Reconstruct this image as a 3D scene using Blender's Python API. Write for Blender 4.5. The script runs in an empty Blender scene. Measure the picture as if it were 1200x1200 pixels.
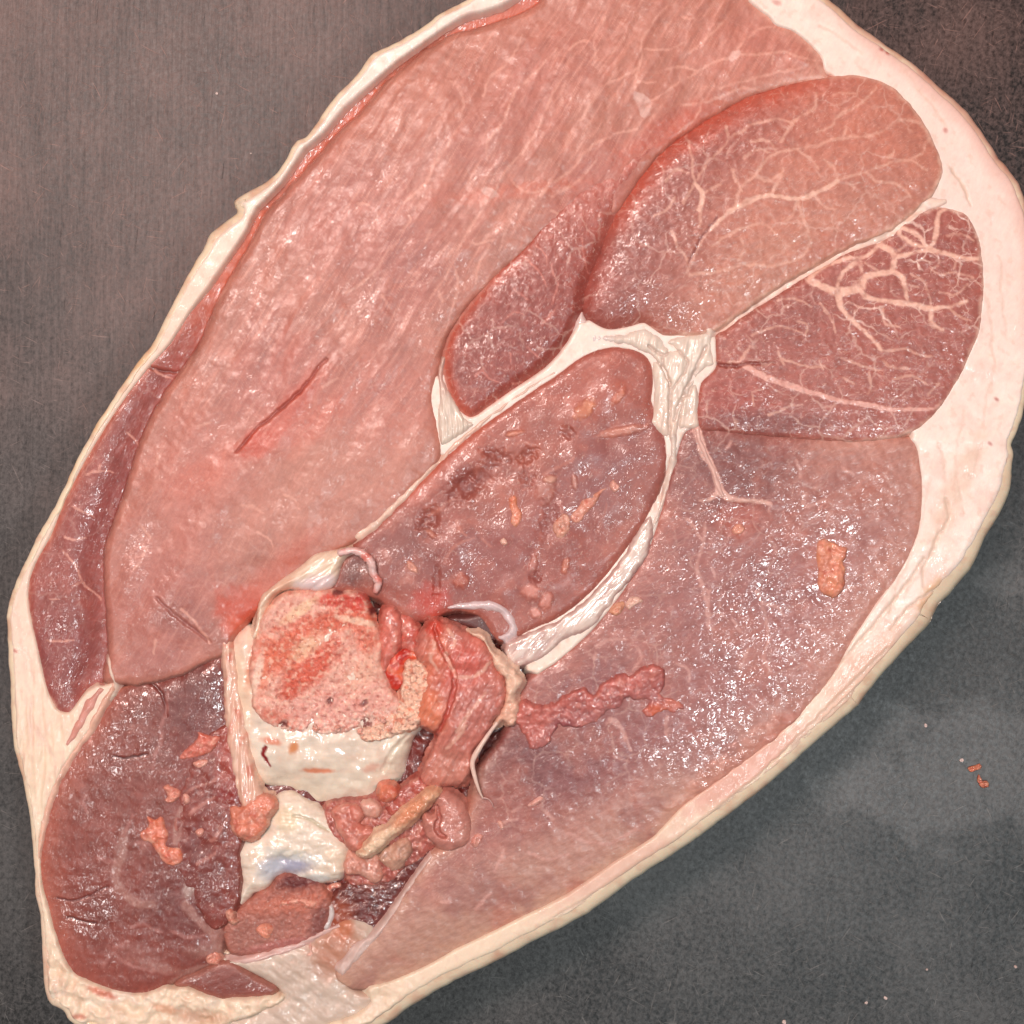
import bpy, math, random
import numpy as np
random.seed(4); RS = np.random.RandomState(7)
S = bpy.context.scene
C = S.collection

# ------------------------------------------------------------------ camera, light, exposure
K = 0.00025                     # metres per plan unit (the joint is about 30 cm long)
Z0 = 150.0                      # plan units: height of the cut face above the board
DIST = 0.62
cam_d = bpy.data.cameras.new('camera'); cam = bpy.data.objects.new('camera', cam_d); C.objects.link(cam)
cam.location = (0, 0, Z0*K + DIST); cam.rotation_euler = (0, 0, 0)
cam_d.sensor_width = 36; cam_d.lens = 36*DIST/(1200*K)
cam_d.clip_start = 0.01; cam_d.clip_end = 50
S.camera = cam
S.view_settings.view_transform = 'Standard'; S.view_settings.look = 'None'
S.view_settings.exposure = -0.27; S.view_settings.gamma = 1.0

world = bpy.data.worlds.new("World"); S.world = world; world.use_nodes = True
bg = world.node_tree.nodes['Background']
bg.inputs[0].default_value = (0.95, 0.98, 1.0, 1); bg.inputs[1].default_value = 0.15

def area(name, loc, size, power, color, aim=(0, 0, 0.03)):
    from mathutils import Vector
    l = bpy.data.lights.new(name, 'AREA'); l.shape = 'RECTANGLE'; l.size, l.size_y = size
    l.energy = power; l.color = color
    o = bpy.data.objects.new(name, l); C.objects.link(o); o.location = loc
    o.rotation_euler = (Vector(aim) - Vector(loc)).to_track_quat('-Z', 'Y').to_euler()
    return o
area('key_lamp', (-0.28, 0.37, 1.2), (0.24, 0.18), 7.2, (1.0, 0.90, 0.84))
area('warm_panel', (-0.22, 0.43, 1.05), (0.9, 0.2), 6.8, (1.0, 0.55, 0.47))
area('side_lamp', (-0.40, -0.22, 1.3), (0.2, 0.2), 2.6, (1.0, 0.95, 0.92))
area('ceiling_lamp', (0.34, -0.22, 1.35), (0.26, 0.14), 6.5, (0.90, 0.98, 1.0))

# ------------------------------------------------------------------ numpy helpers
def lin(c):
    c = np.asarray(c, float)/255.0
    return np.where(c <= 0.04045, c/12.92, ((c+0.055)/1.055)**2.4)

def _hash(ix, iy, seed):
    h = (ix.astype(np.int64)*374761393 + iy.astype(np.int64)*668265263 + seed*974634777) & 0xffffffff
    h = ((h ^ (h >> 13))*1274126177) & 0xffffffff
    return (h ^ (h >> 16)) & 0xffff
_ang = np.linspace(0, 2*np.pi, 256, endpoint=False); _GX = np.cos(_ang); _GY = np.sin(_ang)
def perlin(x, y, seed=0):
    x0 = np.floor(x); y0 = np.floor(y); fx = x-x0; fy = y-y0
    ix = x0.astype(np.int64); iy = y0.astype(np.int64)
    u = fx*fx*fx*(fx*(fx*6-15)+10); v = fy*fy*fy*(fy*(fy*6-15)+10)
    def g(a, b):
        h = _hash(ix+a, iy+b, seed) & 255
        return _GX[h]*(fx-a) + _GY[h]*(fy-b)
    n0 = g(0, 0)*(1-u) + g(1, 0)*u; n1 = g(0, 1)*(1-u) + g(1, 1)*u
    return (n0*(1-v) + n1*v)*1.5
def fbm(x, y, scale, seed=0, oct=3, gain=0.5):
    r = 0; a = 1; t = 0
    for i in range(oct):
        r = r + a*perlin(x/scale*(2**i), y/scale*(2**i), seed+i*17); t += a; a *= gain
    return r/t
def smooth(a, b, x):
    t = np.clip((x-a)/(b-a), 0, 1); return t*t*(3-2*t)

def T(ox, oy, s, txt):
    """zoomed coordinates -> plan coordinates"""
    return [(ox + float(p.split(',')[0])/s, oy + float(p.split(',')[1])/s) for p in txt.split()]
def PL(txt): return T(0, 0, 1, txt)

def spline(pts, closed=True, sub=4):
    P = np.array(pts, float); n = len(P); out = []
    m = n if closed else n-1
    for i in range(m):
        if closed: p0, p1, p2, p3 = P[i-1], P[i], P[(i+1) % n], P[(i+2) % n]
        else: p0, p1, p2, p3 = P[max(i-1, 0)], P[i], P[i+1], P[min(i+2, n-1)]
        for k in range(sub):
            t = k/sub
            out.append(0.5*((2*p1) + (-p0+p2)*t + (2*p0-5*p1+4*p2-p3)*t*t + (-p0+3*p1-3*p2+p3)*t**3))
    if not closed: out.append(P[-1])
    return np.array(out)

def sdf(poly, X, Y):
    """distance to the outline, positive inside"""
    P = np.asarray(poly); Q = np.roll(P, -1, 0)
    d2 = np.full(X.shape, 1e12); ins = np.zeros(X.shape, bool)
    for (ax, ay), (bx, by) in zip(P, Q):
        ex, ey = bx-ax, by-ay; L = ex*ex+ey*ey
        if L < 1e-9: continue
        wx, wy = X-ax, Y-ay
        t = np.clip((wx*ex+wy*ey)/L, 0, 1)
        d2 = np.minimum(d2, (wx-ex*t)**2 + (wy-ey*t)**2)
        c = (ay <= Y) != (by <= Y)
        if abs(ey) > 1e-12:
            ins ^= c & (X < ax + (Y-ay)*ex/ey)
    d = np.sqrt(d2)
    return np.where(ins, d, -d)

def linedist(pts, X, Y, widths=None):
    """distance to a polyline, less its local half width"""
    d = np.full(X.shape, 1e6)
    P = np.asarray(pts, float)
    w = np.zeros(len(P)) if widths is None else np.interp(np.linspace(0, 1, len(P)), np.linspace(0, 1, len(widths)), widths)
    for i in range(len(P)-1):
        ax, ay = P[i]; bx, by = P[i+1]; ex, ey = bx-ax, by-ay; L = ex*ex+ey*ey+1e-9
        t = np.clip(((X-ax)*ex+(Y-ay)*ey)/L, 0, 1)
        d = np.minimum(d, np.hypot(X-ax-ex*t, Y-ay-ey*t) - (w[i]*(1-t)+w[i+1]*t))
    return d

# raster of the highest surface so far, so that loose bits rest on what is below them
HM = np.zeros((700, 700))
def hm_add(X, Y, Z):
    i = np.clip(((Y+100)/2).astype(int), 0, 699); j = np.clip(((X+100)/2).astype(int), 0, 699)
    np.maximum.at(HM, (i, j), Z)
def top_at(x, y, r=4):
    i = int((y+100)/2); j = int((x+100)/2); k = max(1, int(r/2))
    return float(np.median(HM[max(i-k, 0):i+k+1, max(j-k, 0):j+k+1]))

def hm_smooth(X, Y):
    A = HM.copy(); 
    for r in (1, 1):
        A = sum(np.roll(np.roll(A, i, 0), j, 1) for i in (-1, 0, 1) for j in (-1, 0, 1))/9
    fi = np.clip((Y+100)/2, 0, 698); fj = np.clip((X+100)/2, 0, 698); i = fi.astype(int); j = fj.astype(int); ti = fi-i; tj = fj-j
    return (A[i, j]*(1-ti)+A[i+1, j]*ti)*(1-tj)+(A[i, j+1]*(1-ti)+A[i+1, j+1]*ti)*tj
def make_mesh(name, V, F, mat, parent=None, attrs=None, smooth_shade=True):
    me = bpy.data.meshes.new(name)
    V = np.asarray(V, np.float32); F = np.asarray(F, np.int32); k = F.shape[1]
    me.vertices.add(len(V)); me.vertices.foreach_set('co', V.ravel())
    me.loops.add(F.size); me.loops.foreach_set('vertex_index', F.ravel())
    me.polygons.add(len(F)); me.polygons.foreach_set('loop_start', np.arange(0, F.size, k, dtype=np.int32))
    me.polygons.foreach_set('use_smooth', np.full(len(F), smooth_shade))
    me.update(calc_edges=True)
    for an, (ty, arr) in (attrs or {}).items():
        a = me.attributes.new(an, ty, 'POINT')
        key = 'color' if ty == 'FLOAT_COLOR' else 'vector'
        a.data.foreach_set(key, np.asarray(arr, np.float32).ravel())
    me.materials.append(mat)
    o = bpy.data.objects.new(name, me); C.objects.link(o)
    if parent: o.parent = parent
    return o
def attr_pack(col, fib, mk, grain=1.0):
    c4 = np.concatenate([np.clip(col, 0, 1), np.full((len(col), 1), grain)], 1)
    return {'tint': ('FLOAT_COLOR', c4), 'fibre': ('FLOAT_VECTOR', fib), 'marks': ('FLOAT_VECTOR', mk)}
def world_xyz(x, y, z): return np.stack([(x-600)*K, (600-y)*K, z*K], -1)

# ------------------------------------------------------------------ materials
def nd(nt, ty, **kw):
    n = nt.nodes.new(ty)
    for k, v in kw.items(): setattr(n, k, v)
    return n
def tissue(name, rough=0.38, sss=0.15, sss_rad=(1.0, 0.35, 0.22), sss_scale=0.0022, grain=0.15, bump=0.35, spark=1.0, coat=0.95, fat=(240, 205, 190), spec=0.45):
    m = bpy.data.materials.new(name); m.use_nodes = True; nt = m.node_tree; L = nt.links
    b = nt.nodes['Principled BSDF']
    a = nd(nt, 'ShaderNodeAttribute', attribute_name='tint')
    f = nd(nt, 'ShaderNodeAttribute', attribute_name='fibre')
    k = nd(nt, 'ShaderNodeAttribute', attribute_name='marks')
    sp = nd(nt, 'ShaderNodeSeparateXYZ'); L.new(k.outputs['Vector'], sp.inputs[0])
    geo = nd(nt, 'ShaderNodeTexCoord')
    def noise(vec, scale, det=3, rough_=0.55, dist=0.0):
        n = nd(nt, 'ShaderNodeTexNoise'); n.inputs['Scale'].default_value = scale; n.inputs['Detail'].default_value = det
        n.inputs['Roughness'].default_value = rough_; n.inputs['Distortion'].default_value = dist; L.new(vec, n.inputs['Vector']); return n
    def math_(op, x, y, clamp=False):
        n = nd(nt, 'ShaderNodeMath', operation=op, use_clamp=clamp)
        for i, v in enumerate((x, y)):
            if isinstance(v, (int, float)): n.inputs[i].default_value = v
            else: L.new(v, n.inputs[i])
        return n.outputs[0]
    def ramp(x, lo, hi, a0=0.0, a1=1.0):
        n = nd(nt, 'ShaderNodeMapRange', interpolation_type='SMOOTHSTEP'); L.new(x, n.inputs[0])
        n.inputs[1].default_value = lo; n.inputs[2].default_value = hi; n.inputs[3].default_value = a0; n.inputs[4].default_value = a1
        return n.outputs[0]
    P = geo.outputs['Object']; FV = f.outputs['Vector']
    # grain of the cut fibres
    n1 = noise(FV, 1.0, 5, 0.62); n2 = noise(P, 260, 4, 0.6)
    g = math_('ADD', math_('MULTIPLY', n1.outputs[0], 0.6), math_('MULTIPLY', n2.outputs[0], 0.4))
    val = math_('ADD', 1.0, math_('MULTIPLY', ramp(g, 0.3, 0.7, -grain, grain), a.outputs['Alpha']))
    mul = nd(nt, 'ShaderNodeMix', data_type='RGBA', blend_type='MULTIPLY'); mul.inputs[0].default_value = 1
    cc = nd(nt, 'ShaderNodeCombineXYZ')
    L.new(val, cc.inputs[0]); L.new(math_('POWER', val, 1.25), cc.inputs[1]); L.new(math_('POWER', val, 1.25), cc.inputs[2])
    L.new(a.outputs['Color'], mul.inputs[6]); L.new(cc.outputs[0], mul.inputs[7])
    # fine fat flecks lying along the fibres
    n3 = noise(FV, 1.5, 3, 0.6, 0.8); fl = math_('MULTIPLY', ramp(n3.outputs[0], 0.59, 0.69), sp.outputs[1], True)
    # thin marbling net
    wv = nd(nt, 'ShaderNodeMix', data_type='VECTOR'); wn = noise(P, 180, 3)
    va = nd(nt, 'ShaderNodeVectorMath', operation='MULTIPLY_ADD'); L.new(wn.outputs['Color'], va.inputs[0]); va.inputs[1].default_value = (0.0055, 0.0055, 0.0); L.new(P, va.inputs[2])
    vo = nd(nt, 'ShaderNodeTexVoronoi', feature='DISTANCE_TO_EDGE', voronoi_dimensions='2D'); vo.inputs['Scale'].default_value = 105
    L.new(va.outputs[0], vo.inputs['Vector'])
    vo2 = nd(nt, 'ShaderNodeTexVoronoi', feature='DISTANCE_TO_EDGE', voronoi_dimensions='2D'); vo2.inputs['Scale'].default_value = 330
    L.new(va.outputs[0], vo2.inputs['Vector'])
    nm = noise(P, 90, 2)
    net = math_('ADD', math_('MULTIPLY', ramp(vo.outputs[0], 0.0, 0.06, 0.8, 0.0), ramp(nm.outputs[0], 0.42, 0.6)),
                math_('MULTIPLY', ramp(vo2.outputs[0], 0.0, 0.075, 0.55, 0.0), ramp(n2.outputs[0], 0.45, 0.62)))
    net = math_('MULTIPLY', net, sp.outputs[2], True)
    mask = math_('MAXIMUM', math_('MULTIPLY', fl, 0.75), net, True)
    mx = nd(nt, 'ShaderNodeMix', data_type='RGBA'); L.new(mask, mx.inputs[0]); L.new(mul.outputs[2], mx.inputs[6])
    mx.inputs[7].default_value = (*lin(fat), 1)
    L.new(mx.outputs[2], b.inputs['Base Color'])
    # relief: fibre ends, and a finer wet skin that breaks the lamps into glints
    h = math_('ADD', math_('MULTIPLY', math_('MULTIPLY', n1.outputs[0], 0.7), a.outputs['Alpha']), math_('MULTIPLY', mask, 0.08))
    bp = nd(nt, 'ShaderNodeBump'); bp.inputs['Strength'].default_value = bump; bp.inputs['Distance'].default_value = 0.0006
    L.new(h, bp.inputs['Height']); L.new(bp.outputs[0], b.inputs['Normal'])
    ns = noise(FV, 0.62, 1, 0.5, 1.5); nc = noise(P, 250, 2, 0.5, 1.0)
    nm2 = noise(P, 210, 2)
    cre = math_('MULTIPLY', ramp(math_('ABSOLUTE', math_('SUBTRACT', nc.outputs[0], 0.5), 0.0), 0.0, 0.05, 1.0, 0.0), ramp(nm2.outputs[0], 0.47, 0.60))
    cr2 = math_('MULTIPLY', ramp(math_('ABSOLUTE', math_('SUBTRACT', ns.outputs[0], 0.5), 0), 0.0, 0.06, 1.0, 0.0), ramp(nm2.outputs[0], 0.53, 0.40))
    hs = math_('ADD', math_('MULTIPLY', math_('ADD', ns.outputs[0], nc.outputs[0]), 0.15), math_('MULTIPLY', math_('ADD', cre, cr2), 0.13))
    bs = nd(nt, 'ShaderNodeBump'); bs.inputs['Strength'].default_value = spark; bs.inputs['Distance'].default_value = 0.0014
    L.new(hs, bs.inputs['Height']); L.new(bs.outputs[0], b.inputs['Coat Normal'])
    L.new(math_('MULTIPLY', sp.outputs[0], coat, True), b.inputs['Coat Weight'])
    b.inputs['Coat Roughness'].default_value = 0.06; b.inputs['Coat IOR'].default_value = 1.65
    L.new(ramp(n2.outputs[0], 0.3, 0.7, rough+0.1, rough-0.1), b.inputs['Roughness'])
    b.inputs['Specular IOR Level'].default_value = spec
    b.inputs['Subsurface Weight'].default_value = sss; b.inputs['Subsurface Radius'].default_value = sss_rad; b.inputs['Subsurface Scale'].default_value = sss_scale
    return m
M_meat = tissue('raw_meat')
M_fat = tissue('pork_fat', rough=0.40, sss=0.25, sss_rad=(1, .6, .45), grain=0.05, bump=0.15, spark=0.35, coat=0.35, fat=(250, 240, 230))
M_bone = tissue('cut_bone', rough=0.55, sss=0.15, grain=0.16, bump=0.8, spark=0.8, coat=0.3)
M_gristle = tissue('wet_gristle', rough=0.30, sss=0.25, sss_rad=(1, .8, .6), grain=0.05, bump=0.2, spark=0.25, coat=0.8)
M_scrap = tissue('meat_scrap', rough=0.36, sss=0.35, sss_rad=(1, .6, .5), grain=0.16, bump=0.6, spark=0.7, coat=0.6)

# ------------------------------------------------------------------ a piece of the cut face: a dense relief over a traced outline
HOLLOWS = []
class Piece:
    def __init__(s, name, outline, step=1.6, margin=7, wob=1.0, closed_sub=4, seed=0, poly=None, fdir=30, fstretch=2.4, fcell=4.4):
        s.name = name; s.step = step; s.seed = seed
        s.poly = spline(outline, True, closed_sub) if poly is None else poly
        x0, y0 = s.poly.min(0)-margin; x1, y1 = s.poly.max(0)+margin
        x0 = max(x0, -70); y0 = max(y0, -70); x1 = min(x1, 1290); y1 = min(y1, 1290)
        nx = int((x1-x0)/step)+2; ny = int((y1-y0)/step)+2
        X, Y = np.meshgrid(x0+np.arange(nx)*step, y0+np.arange(ny)*step)
        w1 = fbm(X, Y, 16, 900+seed, 3)*wob*2; w2 = fbm(X, Y, 16, 950+seed, 3)*wob*2
        D = sdf(s.poly, X+w1, Y+w2)
        keep = D > -margin
        s.shape = X.shape; s.keep = keep
        s.X = X[keep]; s.Y = Y[keep]; s.d = D[keep]
        s.z = np.full(s.X.shape, Z0); n = len(s.X)
        s.col = np.zeros((n, 3)); s.mk = np.zeros((n, 3))
        s.mk[:, 0] = 0.5; s.grain = 1.0
        th = math.radians(fdir); cx, sx = math.cos(th), math.sin(th)
        wx = s.X + fbm(s.X, s.Y, 90, 31, 2)*5; wy = s.Y + fbm(s.X, s.Y, 90, 32, 2)*5
        s.u = wx*cx - wy*sx; s.v = wx*sx + wy*cx             # along / across the fibres (y points down)
        s.fib = np.stack([s.u/(fcell*fstretch), s.v/fcell, np.full(n, seed*3.7)], -1)
        if name in ('muscle', 'tissue_bed', 'membrane'): HOLLOWS.append(s.poly)
    def base(s, c, var=0.04, scale=40):
        s.col[:] = lin(c); nse = fbm(s.X, s.Y, scale, 60+s.seed, 4)
        s.col *= (1+nse*var*4)[:, None]
    def profile(s, off=0, e=8, r=12, dome=0, drad=80, fall=2.5):
        t = np.clip(s.d/r, 0, 1)
        p = -e*(1-np.sqrt(np.clip(1-(1-t)**2, 0, 1)))
        s.z = Z0 + off + p + dome*(1-np.exp(-np.clip(s.d, 0, None)/drad)) + np.where(s.d < 0, s.d*fall, 0)
    def soft_edge(s, m, w=5, c=(240, 214, 200), k=0.75):
        s.mix(smooth(w, -1.5, s.d + fbm(s.X, s.Y, 12, 140, 3)*w*0.8)*k*m, c)
    def rough(s, amp, scale, oct=3, ridge=False, aniso=False, mask=None):
        if s.name == 'muscle' and mask is None: amp = amp*(0.15 if scale < 8 else 0.4 if scale < 18 else 0.8); oct = min(oct, 2)
        if aniso: n = fbm(s.fib[:, 0]*6, s.fib[:, 1]*6, scale, 120+s.seed, oct)
        else: n = fbm(s.X, s.Y, scale, 130+s.seed+int(scale), oct)
        if ridge: n = 0.5-np.abs(n)*2
        s.z = s.z + n*amp*(1 if mask is None else mask)
    def blobmask(s, x, y, rx, ry=None, rot=0, edge=0.35, jag=0.35):
        ry = ry or rx; a = math.radians(rot); c, q = math.cos(a), math.sin(a)
        dx, dy = s.X-x, s.Y-y; u = (dx*c+dy*q)/rx; v = (-dx*q+dy*c)/ry
        r = np.hypot(u, v) + fbm(s.X, s.Y, max(6, min(rx, ry)*0.8), 200+int(x)+int(y), 3)*jag
        return 1-smooth(1-edge, 1+edge, r)
    def mix(s, m, c): s.col = s.col*(1-m[:, None]) + lin(c)*m[:, None]
    def blob(s, x, y, rx, ry, rot, c, k=1, edge=0.5, jag=0.35, dz=0, wet=None, fleck=None):
        m = s.blobmask(x, y, rx, ry, rot, edge, jag)
        if c is not None: s.mix(m*k, c)
        if dz: s.z = s.z + m*dz
        if wet is not None: s.mk[:, 0] += (wet-s.mk[:, 0])*m
        if fleck is not None: s.mk[:, 1] += (fleck-s.mk[:, 1])*m
        return m
    def veins(s, lines, c, w=1.0, soft=1.2, k=1.0, dz=0.3, wob=2.0, taper=True):
        w = w*1.3; soft = soft*1.1; k = min(1.0, k*1.12)
        wx = s.X + fbm(s.X, s.Y, 30, 301, 2)*wob*1.6 + fbm(s.X, s.Y, 7, 303, 2)*1.5; wy = s.Y + fbm(s.X, s.Y, 30, 302, 2)*wob*1.6 + fbm(s.X, s.Y, 7, 304, 2)*1.5
        m = np.zeros(len(s.X)); nn = 0.78+0.9*fbm(s.X, s.Y, 13, 305, 3); dz = dz*0.3
        for ln in lines:
            ww = w
            if isinstance(ln, tuple) and isinstance(ln[0], list):
                ln, ww = ln; ww = [q*1.15 for q in ww] if isinstance(ww, (list, tuple)) else ww*1.15
            ws = ww if isinstance(ww, (list, tuple)) else ([ww, ww, ww*0.45] if taper else [ww, ww])
            A = np.array(ln); pad = max(ws)+8
            sel = np.where((wx > A[:, 0].min()-pad) & (wx < A[:, 0].max()+pad) & (wy > A[:, 1].min()-pad) & (wy < A[:, 1].max()+pad))[0]
            if len(sel) == 0: continue
            dd = linedist(spline(ln, False, 3), wx[sel], wy[sel], ws)
            m[sel] = np.maximum(m[sel], 1-smooth(-0.3, soft, dd))
        m = np.clip(m*nn*1.35, 0, 1)*k
        s.mix(m, c); s.z = s.z + m*dz; return m
    def cut(s, line, w, depth, c=None):
        d = linedist(spline(line, False, 3), s.X+fbm(s.X, s.Y, 10, 77, 2)*2, s.Y+fbm(s.X, s.Y, 10, 78, 2)*2, w)
        m = 1-smooth(-0.5, 2.0, d); s.z = s.z - m*depth
        if c is not None: s.mix(m, c)
    def mat(s, c): pass
    def build(s, mat, parent, label=None):
        if s.name == 'muscle': s.col = np.clip(s.col, 0, 1)**1.22*np.array([1.0, 1.0, 0.97]); s.mk[:, 0] *= np.clip(0.72 + 1.5*fbm(s.X, s.Y, 48, 860, 3), 0.08, 2)
        idx = np.full(s.shape, -1, np.int64); idx[s.keep] = np.arange(len(s.X))
        a, b, c_, d_ = idx[:-1, :-1], idx[1:, :-1], idx[1:, 1:], idx[:-1, 1:]
        ok = (a >= 0) & (b >= 0) & (c_ >= 0) & (d_ >= 0)
        F = np.stack([a[ok], b[ok], c_[ok], d_[ok]], -1)
        o = make_mesh(s.name, world_xyz(s.X, s.Y, s.z), F, mat, parent, attr_pack(s.col, s.fib, s.mk, s.grain))
        if label: o['label'] = label
        hm_add(s.X, s.Y, np.where(s.d > -1, s.z, 0))
        return o

def ribbon(name, line, widths, off, h, c, parent, mat, seed=0, step=1.2, colour2=None, strand=0.8, sub=5):
    """a strand of white tissue of varying width standing proud of what it lies on"""
    L = spline(line, False, sub); P = np.array(L)
    w = np.interp(np.linspace(0, 1, len(P)), np.linspace(0, 1, len(widths)), widths)
    tg = np.gradient(P, axis=0); tg /= np.linalg.norm(tg, axis=1)[:, None]+1e-9; nr = np.stack([-tg[:, 1], tg[:, 0]], 1)
    poly = np.concatenate([P+nr*w[:, None], (P-nr*w[:, None])[::-1]])
    ang = math.degrees(math.atan2(-(P[-1]-P[0])[1], (P[-1]-P[0])[0]))
    w = w*(1+0.45*fbm(P[:, 0], P[:, 1], 14, 460+seed, 2)); poly = np.concatenate([P+nr*w[:, None], (P-nr*w[:, None])[::-1]])
    p = Piece(name, None, step, 4, 0.9, poly=poly, seed=seed, fdir=ang, fstretch=5, fcell=3.5)
    p.base(c, 0.06, 12); p.mix(smooth(2.6, -0.5, p.d)*0.45, (206, 150, 138)); h = h*0.6
    z0 = hm_smooth(p.X, p.Y) - 0.6
    wm = float(np.max(w))
    t = np.clip(p.d/max(wm*0.8, 1), 0, 1)
    p.z = z0 + h*t*(2-t) - np.where(p.d < 0, -p.d*1.2, 0)
    p.z += fbm(p.v/4.0, p.u/26.0, 1, 410+seed, 2)*strand
    if colour2 is not None:
        p.mix(smooth(0.0, 0.35, fbm(p.v/5.0, p.u/30.0, 1, 440+seed, 2)), colour2)
    p.mk[:, 0] = 0.6
    return p.build(mat, parent)

# ------------------------------------------------------------------ board
OUT = np.array(T(400, 0, 3, "430,0 340,45 300,80 200,140 110,185 60,250 0,310") + T(0, 0, 3, "1150,370 1080,470 1035,500 980,590 925,635 830,690 820,718 826,742 785,775 730,825 700,890 620,1030 535,1200")
    + T(0, 400, 3, "490,60 420,160 330,300 260,430 200,560 165,620 110,720 50,850 22,940 20,1040") + T(0, 800, 3, "30,0 40,200 80,370 105,520 115,650 120,740 140,850 148,1050 170,1130")
    + PL("72,1186 92,1206 180,1240 330,1255 420,1222") + T(400, 800, 3, "175,1200 260,1140 400,1060 530,1000 660,930 800,860 900,800 1050,690")
    + T(800, 800, 3, "0,595 130,500 330,345 480,210 610,100 640,65 690,0") + T(800, 400, 3, "790,1090 880,1000 910,940 1020,810 1080,690 1130,600 1165,520 1168,440 1170,390 1165,360 1185,310")
    + PL("1204,470 1215,400 1218,300 1200,222") + T(800, 0, 3, "1120,550 1040,430 980,360 900,290 820,220 720,150 620,80 530,0") + PL("930,-30 820,-62 700,-62 600,-36"))
OUTS = spline(OUT, True, 6)

def build_board():
    st = 3.0
    xs = np.concatenate([[-3400, -1600, -600], np.arange(-120, 1321, st), [1800, 2800, 4600]]); X, Y = np.meshgrid(xs, xs); n = X.size
    V = world_xyz(X.ravel(), Y.ravel(), np.zeros(n))
    sc = (DIST+Z0*K)/DIST                    # the board lies below the cut face: a plan point there is farther out
    Xb, Yb = (X-600), (Y-600)
    V = np.stack([Xb.ravel()*K*sc, -Yb.ravel()*K*sc, np.zeros(n)], -1)
    x, y = X.ravel(), Y.ravel()
    # damp film left by the meat: a patch on the right with an uneven edge, and two dull spots top left
    nz = fbm(x, y, 60, 11, 4)
    wet = 1-smooth(-0.15, 0.2, ((np.hypot((x-1150)/150, (y-905)/75))-1)*0.9 + nz*0.9)
    wet = np.maximum(wet, 0.8*(1-smooth(-0.15, .15, np.hypot((x-1185)/35, (y-682)/14)-1+nz*1.4)))
    dark = np.maximum.reduce([1-smooth(-0.3, 0.3, np.hypot((x-217)/20, (y-58)/32)-1+nz*1.0), 1-smooth(-0.3, 0.3, np.hypot((x-162)/15, (y-133)/17)-1+nz*1.0),
                              0.8*(1-smooth(-.3, .3, np.hypot((x-1090)/130, (y-770)/70)-1+nz*.8))*(1-wet)])
    V[:, 2] += fbm(x, y, 130, 5, 2)*0.00015
    cuts = np.zeros(n)
    m = len(xs); I = np.arange(n).reshape(m, m)
    F = np.stack([I[:-1, :-1].ravel(), I[1:, :-1].ravel(), I[1:, 1:].ravel(), I[:-1, 1:].ravel()], -1)
    mat = bpy.data.materials.new('scratched_board'); mat.use_nodes = True; nt = mat.node_tree; L = nt.links; b = nt.nodes['Principled BSDF']
    k = nd(nt, 'ShaderNodeAttribute', attribute_name='marks'); sp = nd(nt, 'ShaderNodeSeparateXYZ'); L.new(k.outputs['Vector'], sp.inputs[0])
    tc = nd(nt, 'ShaderNodeTexCoord')
    def mp(scale, rot=0, loc=(0, 0, 0)):
        q_ = nd(nt, 'ShaderNodeMapping'); q_.inputs['Rotation'].default_value = (0, 0, math.radians(rot)); L.new(tc.outputs['Object'], q_.inputs[0])
        n_ = nd(nt, 'ShaderNodeMapping'); n_.inputs['Scale'].default_value = scale; n_.inputs['Location'].default_value = loc
        L.new(q_.outputs[0], n_.inputs[0]); return n_.outputs[0]
    def noise(v, det=4, r=0.6, dist=0):
        n_ = nd(nt, 'ShaderNodeTexNoise'); n_.inputs['Scale'].default_value = 1; n_.inputs['Detail'].default_value = det; n_.inputs['Roughness'].default_value = r; n_.inputs['Distortion'].default_value = dist
        L.new(v, n_.inputs['Vector']); return n_.outputs[0]
    def rmp(x_, lo, hi, a0, a1):
        n_ = nd(nt, 'ShaderNodeMapRange', interpolation_type='SMOOTHSTEP'); L.new(x_, n_.inputs[0])
        for i, v in enumerate((lo, hi, a0, a1)): n_.inputs[i+1].default_value = v
        return n_.outputs[0]
    def mth(op, x_, y_, cl=False):
        n_ = nd(nt, 'ShaderNodeMath', operation=op, use_clamp=cl)
        for i, v in enumerate((x_, y_)):
            if isinstance(v, (int, float)): n_.inputs[i].default_value = v
            else: L.new(v, n_.inputs[i])
        return n_.outputs[0]
    yy = nd(nt, 'ShaderNodeSeparateXYZ'); L.new(tc.outputs['Object'], yy.inputs[0])
    grain = noise(mp((1500, 210, 1), 2), 5, 0.75)            # brushed up and down
    grain2 = noise(mp((420, 60, 1), -3), 3)
    mott = noise(mp((820, 640, 1), 20), 5, 0.7)
    blot = noise(mp((26, 22, 1)), 3)
    # knife scratches: long thin dashes in several directions
    scr = None
    for i, (rot, sx, lo) in enumerate([(12, 1700, .715), (-28, 1500, .72), (64, 1700, .72), (97, 1500, .725), (35, 1400, .73), (-62, 1700, .72)]):
        s_ = rmp(noise(mp((sx, 95, 1), rot, (i*3.1, i*1.7, 0)), 2, 0.5, 0.25), lo-0.055, lo+0.035, 0, 1)
        scr = s_ if scr is None else mth('MAXIMUM', scr, s_)
    warm_sheen = mth('MULTIPLY', rmp(mth('ADD', yy.outputs[1], mth('MULTIPLY', blot, 0.12)), 0.03, 0.17, 0.0, 1.0), 1.0)
    nick = rmp(noise(mp((1100, 46, 1), 6, (9, 4, 0)), 1.5, 0.5), 0.735, 0.79, 0, 1)
    long_ = noise(mp((900, 22, 1), 1, (4, 2, 0)), 4, 0.7); dirw = rmp(mth('ADD', yy.outputs[1], mth('MULTIPLY', yy.outputs[0], -0.8)), -0.1, 0.14, 0.12, 0.62)
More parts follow.
